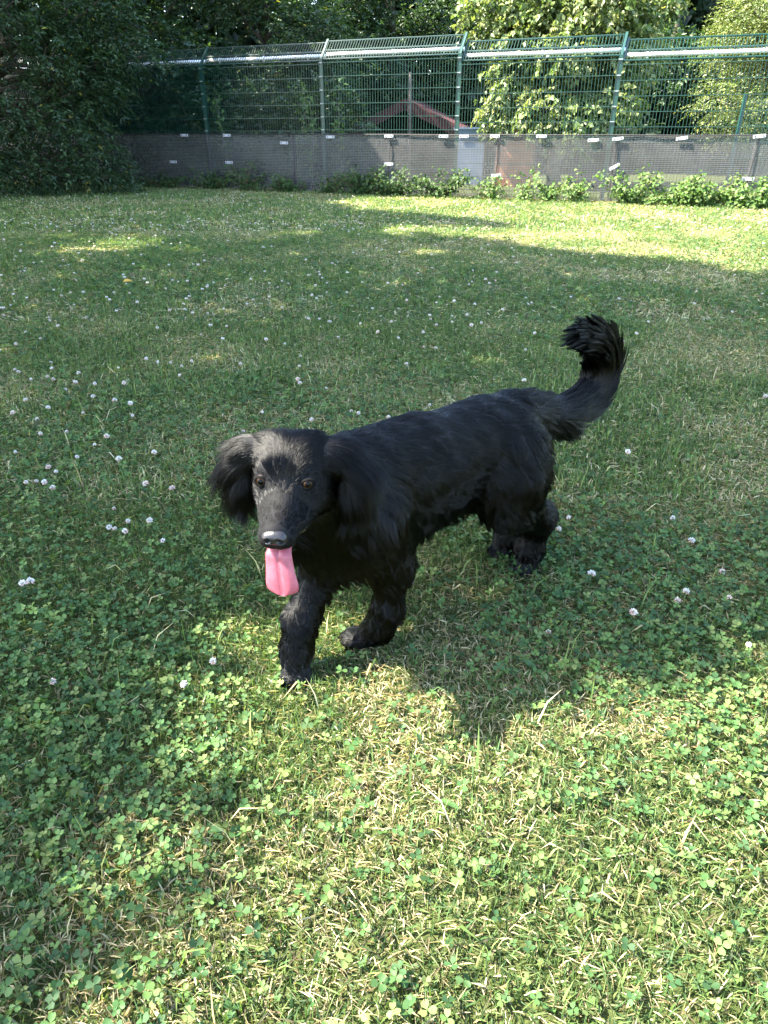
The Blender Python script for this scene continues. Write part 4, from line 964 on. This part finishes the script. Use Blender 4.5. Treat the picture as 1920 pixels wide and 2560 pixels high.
    for q_, u in enumerate(np.linspace(0, 1, 7)):
        s_ = arc[ni] + a_t + Lt * u; c_ = np.stack([np.interp(s_, arc, pth[:, j_]) for j_ in range(3)], 1); tn_ = unit(np.stack([np.interp(s_, arc, pt_tan[:, j_]) for j_ in range(3)], 1)); cx_ = np.cross(tn_, b_)
        over = np.maximum(0, s_ - arc[-1])[:, None]
        puff = 1 + .30 * u - 1.0 * u * (1 - endf) + .30 * lock[:, 0] * u
        feather = outer * (.030 * low + .006) * u ** 1.3 * np.clip(.4 + outer * a_x / .02, 0, 1.5) * (1 + .5 * grp[:, 1])
        Q[tm, q_] = c_ + tn_ * over + cx_ * (a_x * puff + feather)[:, None] + b_ * (a_b * puff * (1 - .25 * u))[:, None] + grp * .007 * u + DOWN * (.012 * low * u * u)[:, None]
    gi = np.arange(0, len(tm), 55); kd = KDTree(len(gi))
    for j_, k_ in enumerate(gi): kd.insert(root[k_], j_)
    kd.balance(); Gt = Q[tm[gi]][np.array([kd.find(p_)[1] for p_ in root])]
    cw = (.9 * np.linspace(0, 1, 7) ** .7)[None, :, None] * r.uniform(.5, 1, len(tm))[:, None, None] ** .5; Q[tm] = Q[tm] * (1 - cw) + Gt * cw
    is_tail = np.zeros(len(P), bool); is_tail[tm] = True
    Q[..., 2] = np.maximum(Q[..., 2], .003)
    hm = hair_mat('black hair', 1.6, .23, ior=1.295)
    lng = ~face
    hair_object('coat', Q[lng & ~is_tail] + inv, hm, dog, .00030, .00007)
    hair_object('tail_hair', Q[lng & is_tail][::2] + inv, hm, dog, .00055, .00016)
    hair_object('face_fur', Q[face] + inv, hair_mat('short black face hair', 1.4, .4, ior=1.215), dog, .00016, .00005)
    # grey hairs round the lips and chin, and whiskers
    rl = P - HE; fx, ff, fu = rl @ HX, rl @ HF, rl @ HU
    m = np.where((ff > .05) & (fu < -.054) & (fu > -.068) & (r.random(len(P)) < .5) | ((ff > .035) & (ff < .07) & (fu < -.095) & (r.random(len(P)) < .4)))[0]
    if len(m):
        Ql = strands(P[m], N_[m], fl[m] * .3 + DOWN * .7 + N_[m] * .2, np.full(len(m), .008), np.full(len(m), .5), np.full(len(m), .2), r, 4, .02, .5, 9, .3)
        hair_object('lip_hair', Ql + inv, hair_mat('grey lip hair', 0, .4, color=(.30, .25, .20)), dog, .00016, .00004)
    m = np.where((ff > .05) & (ff < .095) & (np.abs(fx) > .014) & (fu > -.06) & (fu < -.034))[0]
    if len(m):
        m = r.choice(m, min(26, len(m)), replace=False); s_ = np.sign(fx[m])[:, None]
        d = unit(HX * s_ * .9 + HF * .2 + DOWN * .25 + r.normal(0, .2, (len(m), 3))); t = np.linspace(0, 1, 6)[None, :, None]
        Qw = P[m][:, None] + (d * r.uniform(.018, .04, (len(m), 1)))[:, None] * t + DOWN * .008 * t * t
        hair_object('whiskers', Qw + inv, hm, dog, .00022, .00006)
    # eyes
    em, nt, out = nodes('dog eye')
    tc = nt.nodes.new('ShaderNodeTexCoord'); sx_ = nt.nodes.new('ShaderNodeSeparateXYZ'); nt.links.new(tc.outputs['Object'], sx_.inputs[0])
    mr = nt.nodes.new('ShaderNodeMapRange'); nt.links.new(sx_.outputs[2], mr.inputs[0]); mr.inputs[1].default_value = .0035; mr.inputs[2].default_value = .0110
    p = nt.nodes.new('ShaderNodeBsdfPrincipled'); setin(p, Roughness=.03, IOR=1.36); p.inputs['Specular IOR Level'].default_value = .22
    nt.links.new(ramp(nt, mr.outputs[0], [(0, (.05, .035, .035)), (.40, (.09, .075, .07)), (.50, (.03, .02, .018)), (.56, (.004, .003, .003)), (.66, (.012, .006, .003)), (.80, (.030, .015, .005)), (.85, (.014, .007, .003)), (.88, (.0015, .0015, .0015))]), p.inputs['Base Color'])
    nt.links.new(p.outputs[0], out.inputs[0])
    lid = plain('dark eyelid', (.003, .003, .003), .7, var=.3, scale=200, spec=.06)
    nu, nv = 24, 16; SV = [(math.sin(math.pi * j / nv) * math.cos(2 * math.pi * i / nu), math.sin(math.pi * j / nv) * math.sin(2 * math.pi * i / nu), math.cos(math.pi * j / nv)) for j in range(nv + 1) for i in range(nu)]
    SF = np.array([(j * nu + i, j * nu + (i + 1) % nu, (j + 1) * nu + (i + 1) % nu, (j + 1) * nu + i) for j in range(nv) for i in range(nu)])
    SV = np.array(SV); SV[:, 2] += np.where(SV[:, 2] > .80, (SV[:, 2] - .80) * .25, 0)
    eme = mesh_from('eye', SV * .0110, SF, em, smooth=True)
    for e_, gz in zip(eyes, gaze):
        o = obj('eye', eme, dog, tuple(e_ + inv)); o.rotation_euler = Vector(gz).to_track_quat('Z', 'Y').to_euler()
        mb = MB(); th = np.linspace(0, 2 * math.pi, 29); up = unit(HU - gz * (HU @ gz)); rt = np.cross(up, gz)
        ring = np.array([rt * math.cos(a_) * .0102 + up * (math.sin(a_) * (.0066 if math.sin(a_) > 0 else .0080)) + gz * (.0068 - .0020 * abs(math.cos(a_))) for a_ in th])
        mb.tube(ring, .0033, 8, False)
        mb.v = [tuple(np.array(p_)) for p_ in mb.v]; q_ = mb.build('eyelid', lid, dog, True); q_.location = e_ + inv
    # nose leather with nostrils
    nax = HEAD_AX
    np_ = [dict(t='e', a=nose_c, r=np.array([.0195, .0125, .0125]), ax=nax, k=.006), dict(t='e', a=nose_c + HX * .0105 - HU * .003 + HF * .002, r=np.array([.0098, .0115, .0098]), ax=nax, k=.006), dict(t='e', a=nose_c - HX * .0105 - HU * .003 + HF * .002, r=np.array([.0098, .0115, .0098]), ax=nax, k=.006), dict(t='c', a=nose_c - HU * .008 + HF * .003, b=nose_c - HU * .018 + HF * .0, ra=.0052, rb=.0035, k=.006)]
    nc = []
    for s_ in (-1, 1):
        a0 = nose_c + HX * .0085 * s_ + HF * .0125 - HU * .0015; nc.append(dict(t='c', a=a0, b=a0 + HX * .007 * s_ - HF * .006 - HU * .0035, ra=.0050, rb=.0036, k=.003))
    nc.append(dict(t='c', a=nose_c + HF * .0150 + HU * .001, b=nose_c + HF * .0125 - HU * .018, ra=.0009, rb=.0009, k=.004))
    nV, nF = surface(np_, nc, .0011, nose_c - .032, nose_c + .032); nV = relax(nV, nF, 1)
    leather, lnt, lo_ = nodes('wet black nose leather'); lp = lnt.nodes.new('ShaderNodeBsdfPrincipled'); setin(lp, Roughness=.32); lp.inputs['Base Color'].default_value = (.012, .011, .012, 1)
    vo = lnt.nodes.new('ShaderNodeTexVoronoi'); vo.inputs['Scale'].default_value = 620; lnt.links.new(lnt.nodes.new('ShaderNodeTexCoord').outputs['Object'], vo.inputs['Vector'])
    bp = lnt.nodes.new('ShaderNodeBump'); bp.inputs['Strength'].default_value = .5; bp.inputs['Distance'].default_value = .0006; lnt.links.new(vo.outputs[0], bp.inputs['Height']); lnt.links.new(bp.outputs[0], lp.inputs['Normal']); lnt.links.new(lp.outputs[0], lo_.inputs[0])
    obj('nose', mesh_from('nose', nV + inv, nF, leather, smooth=True), dog)
    # tongue: hangs out over the lower jaw
    cen = [Hd(0, .030, -.0735), Hd(.000, .062, -.0705), Hd(.000, .086, -.0705), Hd(.000, .097, -.0760)]
    b0 = cen[-1]; dn = unit(DOWN * 1.0 + HF * .22)
    for l in (.009, .020, .033, .046, .056, .062, .0655, .067): cen.append(b0 + dn * l + HF * (.006 * math.sin(l / .0725 * 2.2)) + HX * (.010 * l / .0725))
    wd = [.014, .0175, .0205, .0225, .0232, .0240, .0258, .0276, .0270, .0234, .0172, .0070]
    t_ = np.arange(len(cen)); t2 = np.linspace(0, len(cen) - 1, 34)
    def spl(y_):                                   # smooth interpolation through the stations
        y_ = np.asarray(y_, float); m_ = np.gradient(y_, axis=0); k_ = np.minimum(t2.astype(int), len(y_) - 2); u_ = t2 - k_
        u_ = u_[:, None] if y_.ndim == 2 else u_
        return (2 * u_**3 - 3 * u_**2 + 1) * y_[k_] + (u_**3 - 2 * u_**2 + u_) * m_[k_] + (-2 * u_**3 + 3 * u_**2) * y_[k_ + 1] + (u_**3 - u_**2) * m_[k_ + 1]
    cen = spl(cen); wd = spl(wd).clip(.003)
    tv = []; tf = []; nj = 17
    tan = unit(np.gradient(cen, axis=0))
    from_top = []
    for i, c_ in enumerate(cen):
        n_ = unit(np.cross(HX, tan[i])); n_ = n_ if n_ @ (HF + HU * .6) > 0 else -n_
        for j in range(nj):
            v = -1 + 2 * j / (nj - 1); edge = math.sqrt(max(0, 1 - v * v))
            gr = -.0030 * (1 - (i / 33) ** 3) * math.exp(-(v / .10) ** 2) + .0016 * math.exp(-((abs(v) - .45) / .3) ** 2) - .004 * v * v
            tv.append(c_ + HX * v * wd[i] + n_ * (gr + .0026 * edge))
        for j in range(nj):
            v = 1 - 2 * j / (nj - 1); edge = math.sqrt(max(0, 1 - v * v)); tv.append(c_ + HX * v * wd[i] + n_ * (-.004 * v * v - .0034 * edge - .0003))
    m_ = nj * 2
    for i in range(len(cen) - 1):
        for j in range(m_): k2 = (j + 1) % m_; tf.append((i * m_ + j, i * m_ + k2, (i + 1) * m_ + k2, (i + 1) * m_ + j))
    tmat, tn, to = nodes('pink tongue'); tp_ = tn.nodes.new('ShaderNodeBsdfPrincipled'); setin(tp_, Roughness=.38, Subsurface_Weight=.25, Subsurface_Scale=.004)
    tp_.inputs['Subsurface Radius'].default_value = (1, .35, .25)
    oc = tn.nodes.new('ShaderNodeTexCoord').outputs['Object']
    tn.links.new(ramp(tn, noise_out(tn, 70, 5, .6, oc), [(.3, (.25, .042, .062)), (.7, (.35, .080, .105))]), tp_.inputs['Base Color'])
    tb = tn.nodes.new('ShaderNodeBump'); tb.inputs['Strength'].default_value = .35; tb.inputs['Distance'].default_value = .0008; tn.links.new(noise_out(tn, 900, 3, .6, oc), tb.inputs['Height']); tn.links.new(tb.outputs[0], tp_.inputs['Normal']); tn.links.new(tp_.outputs[0], to.inputs[0])
    ton = obj('tongue', mesh_from('tongue', np.array(tv) + inv, np.array(tf), tmat, smooth=True), dog)
    ton['label'] = 'long pink tongue hanging from the open mouth'
    # claws
    claw = plain('dark claw', (.02, .018, .016), .4, var=.3)
    return dog
# ------------------------------------------------------------------ build
make_ground()
make_lawn()
make_clover()
make_flowers()
make_weeds()
make_fence()
make_trees()
make_creepers()
make_beyond()
make_dog()
print('script built in %.1f s, %d triangles' % (time.time() - T0, sum(len(p.data.polygons) for p in SC.objects if p.type == 'MESH')))
